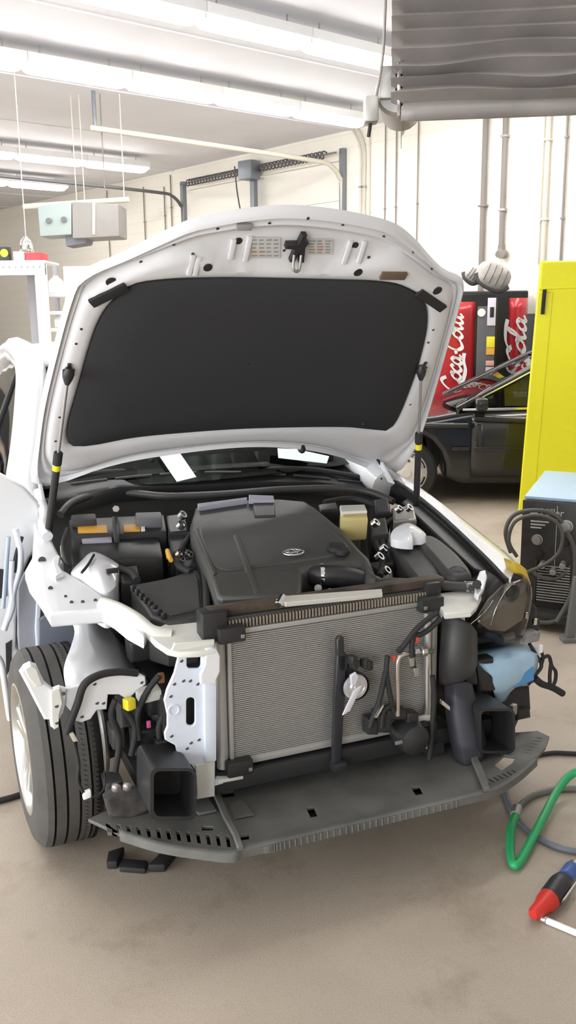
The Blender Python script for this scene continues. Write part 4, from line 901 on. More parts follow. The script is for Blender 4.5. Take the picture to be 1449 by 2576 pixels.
c = bay(848, 1372, .078); cyl('oil_filler_recess', c, c-BAYN*.02, .035, M_BLACKP, ec, 20); c = bay(862, 1380, .083); cyl('oil_filler_recess', c, c-BAYN*.02, .026, M_RUBBER, ec, 20)
# emblem
c = bay(738, 1389, .075); ea, eb = UX, BAYN.cross(UX).normalized()
em = tube('emblem', [c+ea*(.036*math.cos(t))+eb*(.025*math.sin(t)) for t in [k*math.pi/12 for k in range(24)]], .0045, M_CHROME, ec, 1, 8, True)
tube('emblem', [c+ea*(.013*math.cos(t))+eb*(.024*math.sin(t)) for t in [k*math.pi/10 for k in range(20)]], .0032, M_CHROME, ec, 1, 8, True)
tube('emblem', [c+eb*.010+ea*(.026*math.cos(t))+eb*(.012*math.sin(t)) for t in [k*math.pi/10 for k in range(20)]], .0032, M_CHROME, ec, 1, 8, True)
# battery
bt = slab('battery', PB([(172, 1305), (412, 1292), (420, 1335), (178, 1352)], .02), (0, 0, -.17), M_BLACKP, car, .012)
slab('battery_label', PB([(195, 1322), (268, 1320), (270, 1336), (196, 1338)], .026), (0, 0, -.012), M_ORANGE, bt, .001); slab('battery_label', PB([(310, 1319), (352, 1317), (353, 1333), (311, 1335)], .026), (0, 0, -.012), M_ORANGE, bt, .001)
slab('warning_tag', PB([(354, 1317), (364, 1316), (365, 1332), (355, 1333)], .026), (0, 0, -.012), M_MATTWHITE, bt, .001)
slab('hold_down_bar', PB([(282, 1298), (296, 1297), (300, 1345), (286, 1346)], .04), (0, 0, -.03), M_DKGREY, bt, .004)
cyl('hold_down_nut', bay(292, 1280, .05), bay(292, 1280, .09), .014, M_STEEL, bt, 6)
slab('terminal_cover', PB([(340, 1288), (405, 1286), (408, 1304), (342, 1306)], .055), (0, 0, -.04), mat('mid_grey_plastic', (.12, .12, .13), .5), bt, .008)
slab('terminal_cover', PB([(178, 1294), (240, 1290), (243, 1306), (180, 1310)], .05), (0, 0, -.04), M_DKGREY, bt, .008)
fb = slab('fuse_box', PB([(195, 1352), (400, 1344), (412, 1400), (205, 1412)], .0), (0, 0, -.14), M_BLACKP, car, .02)
slab('fuse_box_lip', PB([(205, 1350), (280, 1347), (282, 1358), (207, 1361)], .012), (0, 0, -.012), MATS['pale_violet_foam'], fb, .003)
tube('cable_loop', [bay(170, 1330, .03), bay(158, 1370, .03), bay(165, 1410, .02), bay(180, 1425, .0)], .008, M_RUBBER, car)
tube('wire_strip', [bay(155, 1375, .03), bay(158, 1400, .02), bay(172, 1420, .01)], .005, mat('olive_wire_tape', (.4, .38, .28), .6), car)
# strut towers
def dome(nm, pix, off, m, k=.05, sk=.12):
    P = crom(PB(pix, off), 4, True); c = sum(P, Vector())/len(P); rows = [[c.lerp(p, s)+ZX*(k*(1-s*s)) for p in P] for s in (1, .9, .7, .45, .2, .01)]
    rows = [[p-ZX*sk for p in P]]+rows; return grid(nm, rows, m, car, closed=True, smooth=50)
tw = dome('strut_tower', [(178, 1442), (205, 1410), (238, 1388), (296, 1418), (298, 1440), (290, 1475), (265, 1492), (235, 1478), (205, 1455)], -.0, M_WHITE, .03)
tube('tower_seam', PB([(236, 1396), (222, 1420), (206, 1440)], .035), .005, M_RUBBER, tw); beam('tower_clip', bay(268, 1438, .03), bay(296, 1434, .03), (0, .02, 0), (0, 0, .015), M_RUBBER, tw)
dome('strut_tower_cap', [(985, 1355), (992, 1330), (1025, 1315), (1055, 1328), (1072, 1348), (1040, 1352), (1036, 1362)], .075, M_WHITE, .02, .03)
# air box, ducts
ab = bplate('air_box', [(330, 1470), (410, 1455), (495, 1430), (510, 1450), (518, 1540), (500, 1558), (425, 1566), (378, 1552)], .0, .16, M_DKGREY, bev=.012)
bplate('air_box_lid', [(345, 1474), (410, 1462), (490, 1440), (500, 1455), (506, 1530), (430, 1545), (385, 1535)], .008, .02, M_DKGREY, ab, bev=.006)
for k in range(8): box('lid_clip', bay(335+k*11, 1480+k*10, .008), (.016, .012, .022), M_BLACKP, ab, .4, .003)
bplate('intake_duct', [(983, 1362), (1030, 1352), (1062, 1372), (1108, 1428), (1104, 1462), (1062, 1470), (1030, 1440), (1002, 1400)], .03, .10, M_DKGREY, bev=.022, smooth=True)
bplate('resonator_cover', [(1048, 1352), (1092, 1346), (1150, 1388), (1186, 1432), (1178, 1446), (1130, 1446), (1085, 1400)], .05, .10, M_DKGREY, bev=.022, smooth=True)
bplate('bay_side_cover', [(1040, 1240), (1075, 1265), (1140, 1320), (1220, 1398), (1275, 1455), (1225, 1440), (1190, 1430), (1130, 1375), (1060, 1310), (1010, 1262)], -.02, .05, M_BLACKP, bev=.008)
cyl('coolant_cap', bay(1150, 1452, -.02), bay(1150, 1452, .03), .04, M_DKGREY, car, 20)
cap = bplate('brake_reservoir', [(857, 1278), (922, 1276), (926, 1300), (858, 1304)], .09, .10, mat('yellowed_plastic', (.62, .52, .22), .5), bev=.012)
bplate('reservoir_top', [(855, 1270), (918, 1268), (924, 1284), (857, 1288)], .10, .02, M_CREAM, cap, bev=.006)
# black modules, hoses and metal bits
for i, (x0, y0, x1, y1, off, h, m) in enumerate([(418, 1290, 470, 1340, .02, .1, M_BLACKP), (425, 1345, 470, 1390, .0, .1, M_DKGREY), (800, 1262, 850, 1285, .03, .08, M_BLACKP), (930, 1300, 975, 1345, .03, .12, M_DKGREY), (985, 1270, 1045, 1310, .02, .1, M_STEEL), (940, 1250, 980, 1290, .03, .1, M_BLACKP), (960, 1360, 990, 1420, .0, .1, M_BLACKP), (440, 1395, 500, 1430, -.02, .1, M_BLACKP), (300, 1420, 350, 1465, -.01, .1, M_BLACKP), (620, 1500, 700, 1530, -.05, .08, M_BLACKP), (950, 1425, 990, 1470, -.03, .08, M_STEEL)]):
    bplate('engine_module', [(x0, y0+6), (x1-4, y0), (x1+4, y1-4), (x0+5, y1)], off, h, m, bev=.01)
for x, y, off in ((455, 1300, .05), (452, 1325, .05), (470, 1400, .0), (450, 1410, .0), (962, 1385, .03), (950, 1405, .03), (968, 1440, .0), (1000, 1285, .05), (1025, 1282, .05), (940, 1320, .06), (450, 1398, .02)):
    lathe('pipe_clamp', bay(x, y, off), Vector((.4, -.5, .6)), [(0, .010), (0, .017), (.018, .017), (.018, .010)], M_CHROME, car, 14)
tube('orange_dipstick', [bay(425, 1405, .0), bay(421, 1385, .02), bay(430, 1410, .02)], .008, mat('amber_plastic', (.8, .42, .03), .4), car)
for P in ([(480, 1345), (455, 1385), (448, 1420), (480, 1440)], [(1000, 1300), (960, 1330), (965, 1400), (955, 1450)], [(510, 1420), (518, 1470), (520, 1540)], [(545, 1505), (560, 1530), (585, 1545)], [(600, 1505), (605, 1530), (640, 1548)], [(815, 1265), (880, 1255), (940, 1270), (985, 1300)], [(940, 1345), (950, 1380), (975, 1410)], [(300, 1430), (330, 1440), (345, 1460)]):
    tube('coolant_hose', PB(P, .0), .013, M_RUBBER, car)
uh = tube('upper_radiator_hose', [bay(775, 1452, .0), bay(808, 1447, .03), bay(860, 1450, .03), bay(910, 1462, .01), bay(960, 1482, -.03)], .036, M_BLACKP, car, 6, 14)
lathe('hose_clamp', bay(803, 1447, .03), bay(812, 1447, .03)-bay(803, 1447, .03), [(0, .034), (0, .040), (.014, .040), (.014, .034)], M_CHROME, uh, 20)
lathe('thermostat_housing', bay(780, 1455, .0), UX, [(-.02, 0), (-.02, .03), (0, .04), (.03, .038), (.03, 0)], M_BLACKP, car, 18)
tube('release_cable_pipe', [bay(880, 1502, .0), bay(940, 1478, .01), bay(985, 1466, .02), bay(1060, 1470, .02), bay(1150, 1475, .02), bay(1200, 1478, .02)], .017, M_DKGREY, car, 6, 10)
for x, y in ((800, 1480), (830, 1490), (860, 1488), (735, 1508), (975, 1480), (1170, 1472)): cyl('sensor_plug', bay(x, y, -.02), bay(x, y, .02), .014, M_STEEL, car, 8)
# ------------------------------------------------------------------ radiator pack
V_R = -.49
def rq(a, b): # a 0..1 across, b 0..1 up  -> point on the radiator face (metres, car frame)
    return Vector((-.35+.70*a, V_R, .40+.41*b))
rad = slab('radiator', [rq(0, 0), rq(1, 0), rq(1, 0)+VX*.035, rq(0, 0)+VX*.035], (0, 0, .41), M_COREB, car, .002)
bm = bmesh.new()
NF = 62
for k in range(NF):
    z = .402+.406*k/NF; bm_hexa(bm, [Vector((-.345, V_R-.010, z)), Vector((.345, V_R-.010, z)), Vector((.345, V_R+.002, z)), Vector((-.345, V_R+.002, z))], (0, 0, .0036))
o = frombm('cooling_fin', bm, M_CORE, rad, 0); tag(o, kind='stuff')
bm = bmesh.new()
for k in range(150):
    x = -.34+.68*k/149; bm_hexa(bm, [Vector((x, V_R-.006, .402)), Vector((x+.0015, V_R-.006, .402)), Vector((x+.0015, V_R+.001, .402)), Vector((x, V_R+.001, .402))], (0, 0, .405))
tag(frombm('fin_corrugation', bm, M_CORE, rad, 0), kind='stuff')
for sgn in (-1, 1):
    x = .372*sgn; cyl('header_tank', (x, V_R+.005, .375), (x, V_R+.005, .80), .019, M_CORE, rad, 14)
    beam('side_rail', (.347*sgn, V_R-.008, .39), (.347*sgn, V_R-.008, .81), (.012, 0, 0), (0, .02, 0), M_CORE, rad, .002)
slab('lower_rail', [rq(0, 0)+Vector((0, -.014, -.02)), rq(1, 0)+Vector((0, -.014, -.02)), rq(1, 0)+Vector((0, .03, -.02)), rq(0, 0)+Vector((0, .03, -.02))], (0, 0, .022), M_CORE, rad, .003)
slab('upper_rail', [rq(0, 1)+Vector((0, -.014, 0)), rq(1, 1)+Vector((0, -.014, 0)), rq(1, 1)+Vector((0, .03, 0)), rq(0, 1)+Vector((0, .03, 0))], (0, 0, .016), M_CORE, rad, .003)
slab('upper_tank', [Vector((-.36, V_R-.0, .828)), Vector((.36, V_R, .828)), Vector((.36, V_R+.06, .828)), Vector((-.36, V_R+.06, .828))], (0, 0, .035), M_DKGREY, rad, .006)
bm = bmesh.new()
for k in range(64):
    x = -.345+.69*k/63; bm_hexa(bm, [Vector((x, V_R-.012, .829)), Vector((x+.0058, V_R-.012, .829)), Vector((x+.0058, V_R, .829)), Vector((x, V_R, .829))], (0, 0, .026), .001, 1)
tag(frombm('tank_crimp', bm, mat('brownish_crimp', (.30, .26, .21), .5, .4), rad, 0), kind='stuff')
for x, z in ((-.345, .82), (.345, .82), (-.33, .385), (.33, .385)):
    box('mount_bracket', (x, V_R-.02, z), (.085, .05, .05), M_BLACKP, rad, 0, .008); box('mount_clip', (x+.03*(1 if x < 0 else -1), V_R-.048, z-.005), (.012, .006, .012), M_STEEL, rad, 0, .002)
tb = beam('upper_tie_bar', (-.40, V_R+.03, .878), (.42, V_R+.03, .878), (0, .05, 0), (0, 0, .03), M_RUST, car, .010)
for P, m in (([(695, 1512), (712, 1504), (960, 1486), (962, 1498), (880, 1507), (720, 1522)], mat('pale_silver_label', (.55, .53, .48), .4)),):
    plate('maker_plate', [bay(x, y, .09) for x, y in P], -BAYN, .015, m, tb, bev=.003)
cyl('plate_bolt', bay(700, 1522, .09), bay(712, 1500, .1), .012, M_CHROME, tb, 8)
slab('tie_bar_end', [Vector((-.43, V_R-.02, .80)), Vector((-.35, V_R-.02, .80)), Vector((-.35, V_R+.05, .80)), Vector((-.43, V_R+.05, .80))], (0, 0, .09), M_BLACKP, tb, .01)
slab('tie_bar_end', [Vector((.335, V_R-.015, .80)), Vector((.395, V_R-.015, .80)), Vector((.395, V_R+.05, .80)), Vector((.335, V_R+.05, .80))], (0, 0, .085), M_BLACKP, tb, .01)
slab('lower_crossmember', [Vector((-.42, V_R-.03, .31)), Vector((.45, V_R-.03, .31)), Vector((.45, V_R+.08, .31)), Vector((-.42, V_R+.08, .31))], (0, 0, .06), M_BLACKP, car, .01)
# ------------------------------------------------------------------ left (image) front body structure
bk = vplate('headlamp_bracket', [(452, 1640), (530, 1634), (540, 1642), (542, 1900), (541, 1962), (560, 1958), (562, 1972), (540, 1978), (541, 2004), (496, 2011), (492, 1940), (482, 1925), (450, 1912), (442, 1876), (416, 1862), (414, 1845), (421, 1828), (421, 1800), (413, 1762), (420, 1735), (438, 1695)], -.53, .012, M_BLUEW, holes=[rrect(470, 1641, 506, 1682, 9), rrect(469, 1755, 491, 1826, 10)], bev=.003)
slab('bracket_flange', PV([(513, 1640), (545, 1628), (545, 1915), (517, 1920)], -.545), (0, .03, 0), M_BLUEW, bk, .005)
vplate('bracket_ear', [(518, 1632), (530, 1628), (545, 1632), (555, 1650), (555, 1690), (545, 1712), (546, 1725), (532, 1722), (505, 1722), (503, 1700), (515, 1672)], -.56, .015, M_WHITE, bk, bev=.005)
for x, y in ((456, 1662), (461, 1712), (478, 1712), (429, 1751), (431, 1851), (480, 1868), (500, 1860), (497, 1720), (470, 1882), (438, 1720), (507, 1942)): cyl('bolt_hole', qv(x, y, -.5305), qv(x, y, -.5285), .006, M_DKGREY, bk, 8)
vplate('bracket_foot', [(492, 1925), (540, 1915), (541, 2003), (497, 2009)], -.537, .008, M_CREAM, bk, bev=.003)
lathe('pressed_ring', qv(437, 1786, -.53), -VX, [(-.002, .012), (.003, .014), (.003, .018), (-.002, .020)], M_BLUEW, bk, 18)
beam('lower_tie_bracket', qv(545, 1962, -.53), qv(620, 1948, -.50), (0, .03, 0), (0, 0, .012), M_CREAM, bk, .003)
bplate('radiator_corner_panel', [(368, 1592), (420, 1566), (455, 1556), (510, 1558), (530, 1575), (540, 1596), (540, 1634), (500, 1640), (450, 1642), (420, 1635), (390, 1615)], -.01, .02, M_CREAM, bev=.006)
vplate('corner_panel_skirt', [(440, 1618), (540, 1610), (540, 1638), (520, 1644), (455, 1645), (432, 1638)], -.535, .012, M_CREAM, bev=.003)
# apron rail along the top of the wheel house
rail = bplate('apron_rail', [(92, 1250), (118, 1300), (128, 1350), (150, 1395), (160, 1412), (152, 1428), (175, 1440), (205, 1460), (232, 1478), (262, 1500), (300, 1522), (345, 1552), (372, 1578), (362, 1600), (320, 1578), (285, 1550), (258, 1535), (205, 1538), (127, 1545), (100, 1500), (72, 1462), (62, 1432), (80, 1400), (85, 1330), (78, 1280)], .0, .05, M_WHITE, bev=.012)
for x, y, r in ((127, 1480, .008), (106, 1410, .014), (180, 1515, .006), (208, 1514, .006), (165, 1500, .005), (240, 1510, .006)): cyl('rail_hole', bay(x, y, .0005), bay(x, y, .003), r, M_DKGREY, rail, 10)
bplate('rail_tab', [(130, 1410), (142, 1392), (152, 1398), (148, 1420), (160, 1440), (140, 1448)], .02, .02, M_WHITE, rail, bev=.005)
tube('hinge_bracket', [bay(95, 1240, .05), bay(112, 1290, .05), bay(108, 1320, .03), bay(120, 1350, .02)], [.02]*16, M_WHITE, rail)
tube('rail_front_arm', [bay(255, 1520, -.0), bay(300, 1535, .0), bay(345, 1562, .0), bay(380, 1590, -.01), bay(430, 1600, -.02)], .024, M_CREAM, rail, 5, 10)
# shock housing: draped sheet in front of wheel
def sheet(nm, cols, m, parent=None, th=.008):
    return grid(nm, cols, m, parent or car, th=th, smooth=70)
sh = sheet('shock_housing', [crom([qv(x, y, v) for x, y, v in r], 4) for r in (
    [(176, 1555, -.02), (188, 1590, -.08), (178, 1630, -.20), (166, 1660, -.30), (160, 1690, -.36), (166, 1735, -.42)],
    [(205, 1545, -.02), (212, 1590, -.10), (215, 1640, -.24), (205, 1690, -.36), (198, 1720, -.41), (200, 1728, -.42)],
    [(238, 1538, -.0), (246, 1590, -.06), (256, 1640, -.2), (255, 1680, -.32), (252, 1698, -.37), (250, 1702, -.38)],
    [(258, 1545, .05), (278, 1590, .0), (296, 1640, -.1), (302, 1675, -.2), (303, 1690, -.28), (302, 1692, -.3)],
    [(282, 1560, .12), (312, 1610, .08), (334, 1655, 0), (343, 1680, -.1), (345, 1690, -.2), (344, 1692, -.22)])], M_WHITE)
for r_ in (sh,): pass
tube('wiring_harness', [qv(345, 1693, -.43), qv(300, 1690, -.44), qv(250, 1698, -.45), (qv(212, 1722, -.46)), qv(195, 1770, -.46), qv(178, 1815, -.46), qv(168, 1845, -.46)], .012, M_RUBBER, car)
lf = vplate('apron_front_bracket', [(166, 1732), (205, 1722), (250, 1700), (300, 1694), (345, 1692), (366, 1702), (368, 1722), (345, 1738), (322, 1762), (300, 1748), (272, 1748), (269, 1785), (244, 1787), (228, 1810), (205, 1818), (182, 1812), (178, 1790), (165, 1775)], -.43, .012, M_WHITE, bev=.004)
for x, y in ((244, 1768), (260, 1768), (206, 1802), (238, 1720), (356, 1716), (198, 1742)): cyl('bolt_hole', qv(x, y, -.4305), qv(x, y, -.4285), .006, M_DKGREY, lf, 8)
lb = vplate('frame_horn', [(49, 1692), (60, 1676), (76, 1668), (92, 1674), (102, 1696), (112, 1716), (134, 1734), (150, 1728), (168, 1734), (166, 1770), (160, 1795), (150, 1812), (136, 1835), (128, 1830), (126, 1812), (112, 1812), (95, 1780), (72, 1735)], -.44, .025, M_WHITE, bev=.008)
vplate('horn_inner_face', [(62, 1684), (78, 1674), (92, 1682), (100, 1704), (108, 1724), (92, 1728), (72, 1706)], -.445, .01, M_CREAM, lb, bev=.003)
vplate('horn_end_tab', [(128, 1738), (150, 1732), (158, 1770), (150, 1795), (148, 1830), (136, 1836), (130, 1815)], -.452, .012, M_CREAM, lb, bev=.003)
for x, y in ((142, 1776), (143, 1818), (160, 1745)): cyl('bolt_hole', qv(x, y, -.4526), qv(x, y, -.4505), .006, M_DKGREY, lb, 8)
beam('frame_rail_tip', qv(345, 1752, -.40), qv(402, 1738, -.40), (0, .06, 0), (0, 0, .035), M_CREAM, car, .01)
box('yellow_connector', qv(325, 1770, -.45), (.03, .03, .035), M_YEL, car, .4, .006)
# dangling sensor wires in front of the tyre
tube('sensor_wire', [qv(178, 1820, -.46), qv(186, 1865, -.46), qv(198, 1920, -.46), qv(196, 1960, -.46), qv(205, 1985, -.46), qv(214, 2000, -.46)], .005, M_RUBBER, car)
tube('sensor_wire', [qv(262, 1940, -.44), qv(264, 1975, -.44), qv(250, 1998, -.45), qv(228, 2006, -.45)], .003, M_RUBBER, car)
beam('white_connector', qv(208, 2002, -.46), qv(228, 1994, -.46), (0, .02, 0), (0, 0, .022), M_MATTWHITE, car, .004)
beam('tan_connector', qv(178, 1842, -.465), qv(190, 1864, -.465), (0, .012, 0), (.014, 0, 0), mat('tan_plastic', (.55, .5, .4), .5), car, .003)
# rear of the wheel house: door hinge pillar and inner liner panels
vplate('hinge_pillar', [(-60, 1210), (0, 1190), (62, 1225), (96, 1262), (112, 1330), (100, 1372), (75, 1405), (62, 1435), (48, 1500), (42, 1560), (40, 1630), (52, 1640), (30, 1690), (18, 1720), (10, 1690), (-60, 1700)], .52, .04, M_WHITE, bev=.012)
vplate('pillar_liner', [(44, 1480), (62, 1440), (95, 1500), (104, 1530), (100, 1640), (85, 1660), (50, 1660), (44, 1600)], .50, .02, mat('grey_violet_primer', (.36, .37, .42), .5), bev=.006)
vplate('liner_flange', [(92, 1510), (105, 1500), (102, 1560), (100, 1640), (92, 1640), (88, 1580)], .49, .02, M_BLUEW, bev=.005)
vplate('inner_liner', [(98, 1560), (120, 1545), (180, 1545), (190, 1600), (180, 1640), (98, 1640)], .46, .02, mat('slate_primer', (.20, .22, .27), .5), bev=.004)
for P, m in (([(38, 1330), (50, 1380), (50, 1430), (36, 1480), (24, 1540), (10, 1585)], M_BLUEW), ([(22, 1350), (16, 1420), (12, 1480), (8, 1530)], mat('pale_blue_wire', (.42, .50, .62), .5)), ([(30, 1410), (28, 1470), (32, 1520), (20, 1560)], M_BLUEW), ([(55, 1350), (40, 1400), (36, 1440)], M_RUBBER)):
    tube('pillar_wire', [qv(x, y, .44) for x, y in P], .012 if m is M_BLUEW else .008, m, car)
vplate('pillar_opening', [(14, 1620), (30, 1610), (28, 1680), (16, 1700)], .515, .01, M_DARKIN, bev=.003); vplate('pillar_opening', [(-10, 1430), (20, 1435), (18, 1500), (-10, 1510)], .515, .01, M_DARKIN, bev=.003)
tube('fender_edge', [qv(-20, 1640, .4), qv(2, 1665, .4), qv(12, 1720, .4), qv(22, 1790, .4), qv(26, 1810, .4)], .012, M_WHITE, car)
# dark suspension and frame behind
box('inner_frame_rail', (-.50, -.05, .56), (.1, .85, .14), M_BLACKP, car, 0, .02); box('inner_frame_rail', (.50, -.05, .56), (.1, .85, .14), M_BLACKP, car, 0, .02)
for sg in (-1, 1):
    tube('lower_arm', [(.35*sg, .15, .26), (.5*sg, .05, .27), (.68*sg, 0, .26)], .035, M_BLACKP, car); tube('tie_rod', [(.3*sg, .2, .33), (.68*sg, .12, .32)], .014, M_STEEL, car, smooth=False)
    cyl('brake_disc', (.655*sg, 0, .333), (.675*sg, 0, .333), .15, M_STEEL, car, 28); cyl('shock_absorber', (.60*sg, .02, .4), (.57*sg, .06, .86), .045, M_BLACKP, car, 16)
for i, (x, y, w_, h_, v) in enumerate([(330, 1800, 60, 70, -.38), (370, 1870, 70, 70, -.42), (300, 1860, 40, 60, -.36), (390, 1780, 40, 50, -.40), (290, 1985, 50, 40, -.42), (420, 1890, 50, 60, -.46), (350, 1740, 60, 50, -.33), (360, 1640, 70, 60, -.30)]):
    vplate('under_module', [(x-w_/2, y-h_/2+6), (x+w_/2-5, y-h_/2), (x+w_/2, y+h_/2-8), (x-w_/2+6, y+h_/2)], v, .08, M_BLACKP if i % 2 else M_DKGREY, bev=.012)
for P in ([(290, 1760), (280, 1800), (300, 1860), (290, 1940)], [(400, 1700), (370, 1740), (345, 1800), (350, 1860)], [(310, 1780), (340, 1830), (330, 1900)], [(420, 1790), (400, 1830), (410, 1900)]):
    tube('under_hose', [qv(x, y, -.44) for x, y in P], .010, M_RUBBER, car)
box('rust_joint', qv(405, 1705, -.42), (.02, .02, .03), mat('rust_orange', (.30, .14, .06), .8), car, 0, .005); box('pink_tag', qv(374, 1822, -.46), (.012, .008, .022), mat('pink_tag', (.55, .08, .25), .5), car, 0, .002)
vplate('dirty_guard', [(262, 2010), (300, 1985), (370, 1990), (385, 2040), (330, 2065), (275, 2055)], -.46, .04, mat('muddy_plastic', (.06, .055, .05), .8, var=.5, vscale=30), bev=.012)
for x, y in ((290, 1978), (318, 1975)): lathe('guard_clip', qv(x, y, -.475), -VX, [(0, 0), (0, .012), (.012, .014), (.016, .006), (.02, 0)], mat('shiny_grey_clip', (.45, .42, .42), .3, .6), car, 12)
# ------------------------------------------------------------------ air ducts either side (hollow boxes)
def duct(pix_o, pix_i, v, depth, m):
    O, I = PV(pix_o, v), PV(pix_i, v); O = crom(O, 1, True); I = crom(I, 1, True); n = len(O)
    rows = [[p+VX*depth for p in O], [p+VX*.01 for p in O], O, I, [p+VX*(depth-.01) for p in I]]
    d_ = grid('air_duct', rows, m, car, closed=True, smooth=40)
    c = sum(I, Vector())/n; plate('duct_back', [p+VX*(depth-.02) for p in I], VX, .01, M_RUBBER, d_, bev=.001); return d_
duct(rrect(378, 1932, 494, 2064, 20), rrect(387, 1940, 488, 2054, 16), -.64, .16, M_BLACKP)
duct(rrect(1204, 1782, 1296, 1896, 16), rrect(1211, 1789, 1290, 1889, 12), -.60, .16, M_BLACKP)
# ------------------------------------------------------------------ undertray
ZT = .26
tray_px = [(222, 2060), (262, 2040), (300, 2034), (380, 2040), (470, 2010), (540, 1960), (700, 1925), (845, 1890), (1000, 1870), (1100, 1852), (1200, 1840), (1300, 1842), (1352, 1838), (1382, 1852), (1372, 1880), (1340, 1915), (1300, 1950), (1240, 1986), (1150, 2010), (1000, 2046), (850, 2081), (700, 2117), (610, 2138), (580, 2150), (500, 2142), (400, 2126), (300, 2096)]
def PT(pix, z=ZT): return [qz(x, y, z) for x, y in pix]
holes = []
def slot(x, y, dx, dy, w_):
    holes.append([(x-w_/2, y), (x+w_/2, y), (x+w_/2+dx, y+dy), (x-w_/2+dx, y+dy)])
for k in range(13): slot(272+k*25, 2072+k*2.6, 5, 20+k*.6, 9)
for k in range(8): slot(1206+k*11.5, 1968-k*4.6, 14, 9, 6.5)
for k in range(6): slot(1318+k*6, 1892-k*7.5, 16, 3, 9)
holes.append([(1240, 1922), (1268, 1898), (1298, 1902), (1290, 1918), (1262, 1938)])
for r_ in ((508, 2078, 536, 2088),): holes.append(rect(*r_))
holes += [[(770, 2032), (790, 2028), (800, 2052), (782, 2056)], [(1034, 1980), (1056, 1976), (1066, 1996), (1046, 2000)], [(553, 1992), (588, 1988), (590, 2002), (556, 2006)], [(600, 2100), (626, 2096), (628, 2110), (603, 2114)]]
tray = plate('undertray', PT(tray_px), -ZX, .012, M_TRAY, car, [PT(h) for h in holes], .002, False, True)
low = [qz(x, y, ZT-.03) for x, y in tray_px if x < 1195]+[qz(1200, 1990, ZT-.03)]; low = low[:-1]; lc = sum(low, Vector())/len(low)
plate('slot_shade_sheet', [lc.lerp(p, .97)+VX*.01 for p in low], -ZX, .006, M_BLACKP, tray, bev=.001)  # dark sheet added under the tray to imitate shade behind its slots
front = [(300, 2096), (400, 2126), (500, 2142), (580, 2150), (610, 2138), (700, 2117), (850, 2081), (1000, 2046), (1150, 2010), (1240, 1986), (1300, 1950), (1345, 1910)]
FP = crom(PT(front), 4); lip = grid('front_lip', [[p+ZX*.012 for p in FP], [p+Vector((0, -.012, .006)) for p in FP], [p+Vector((0, -.012, -.016)) for p in FP], [p+Vector((0, .0, -.02)) for p in FP]], M_TRAY, tray, th=.006)
FL = crom(PT([(660, 2126), (700, 2117), (850, 2081), (1000, 2046), (1150, 2010)]), 10)
acc = 0
for k in range(0, len(FL)-1):
    p = FL[k]+Vector((0, -.016, -.006)); d = (FL[min(k+1, len(FL)-1)]-FL[k]).normalized()
    beam('lip_rib', p+ZX*.011, p-ZX*.011, d*.003, VX*.006, mat('lip_rib_grey', (.16, .16, .155), .6), lip, .0005)
plate('tray_step', PT([(1190, 1880), (1225, 1960), (1232, 1986), (1216, 1988), (1206, 1962), (1174, 1884)], ZT+.02), -ZX, .016, M_TRAY, tray, bev=.004)
plate('tray_step', PT([(535, 1995), (552, 1990), (575, 2050), (602, 2100), (612, 2134), (598, 2138), (585, 2100), (560, 2055)], ZT+.02), -ZX, .016, M_TRAY, tray, bev=.004)
plate('tray_rib', PT([(460, 2010), (520, 2000), (545, 2040), (500, 2050)], ZT+.008), -ZX, .008, M_TRAY, tray, bev=.003); plate('tray_rib', PT([(575, 2020), (610, 2014), (640, 2050), (590, 2060)], ZT+.006), -ZX, .006, M_TRAY, tray, bev=.002)
# ------------------------------------------------------------------ latch post, horn, AC lines in front of the radiator
post = slab('latch_post', PV([(848, 1648), (872, 1645), (868, 1760), (858, 1925), (836, 1928), (843, 1760)], -.545), (0, .018, 0), mat('blue_black_steel', (.03, .03, .037), .4), car, .005)
vplate('post_hook', [(848, 1610), (856, 1600), (866, 1604), (867, 1640), (880, 1655), (874, 1690), (850, 1690), (848, 1640)], -.545, .02, M_BLACKP, post, bev=.006)
vplate('post_wing', [(862, 1650), (880, 1650), (892, 1680), (880, 1720), (868, 1760), (860, 1790), (855, 1700)], -.53, .02, M_BLACKP, post, bev=.006)
box('post_foot', qv(850, 1925, -.54), (.05, .04, .03), M_BLACKP, post, 0, .008)
hc_ = qv(905, 1734, -.57)
hn = lathe('horn', hc_+VX*.02, -VX, [(-.03, 0), (-.03, .044), (0, .046), (.004, .040)], M_BLACKP, car, 28)
lathe('horn_face', hc_+VX*.016+Vector((-.008, 0, .004)), -VX, [(0, .042), (.004, .041), (.006, .031), (.003, .029), (.003, .020), (.008, .016), (.009, .008), (.012, .007), (.012, 0)], mat('bright_zinc', (.75, .75, .78), .3, .7), hn, 28)
beam('horn_bracket', qv(900, 1730, -.60), qv(870, 1794, -.60), (0, .008, 0), (.028, 0, .012), mat('white_zinc', (.72, .72, .78), .4, .3), hn, .004)
vplate('horn_bracket', [(882, 1700), (896, 1692), (904, 1702), (896, 1726), (884, 1724)], -.59, .012, MATS['white_zinc'], hn, bev=.004)
for x, y in ((886, 1660), (890, 1668), (925, 1672), (918, 1668)): box('horn_connector', qv(x, y, -.55), (.022, .03, .03), M_BLACKP, hn, .3, .005)
tube('condenser_pipe', [qv(1088, 1638, -.53), qv(1050, 1642, -.55), qv(1018, 1646, -.56), qv(1004, 1655, -.56), qv(999, 1680, -.56), qv(1000, 1740, -.56), qv(1000, 1800, -.56)], .0085, mat('champagne_aluminium', (.62, .56, .50), .3, .9), car, 7, 10)
for x in (1038, 1058): cyl('pipe_union', qv(x, 1640, -.55), qv(x+14, 1638, -.55), .018, M_ALU, car, 8)
cyl('receiver_drier', qv(1076, 1560, -.51), qv(1074, 1880, -.51), .016, M_ALU, car, 14); cyl('receiver_drier', qv(1074, 1540, -.50), qv(1072, 1720, -.50), .012, M_STEEL, car, 12)
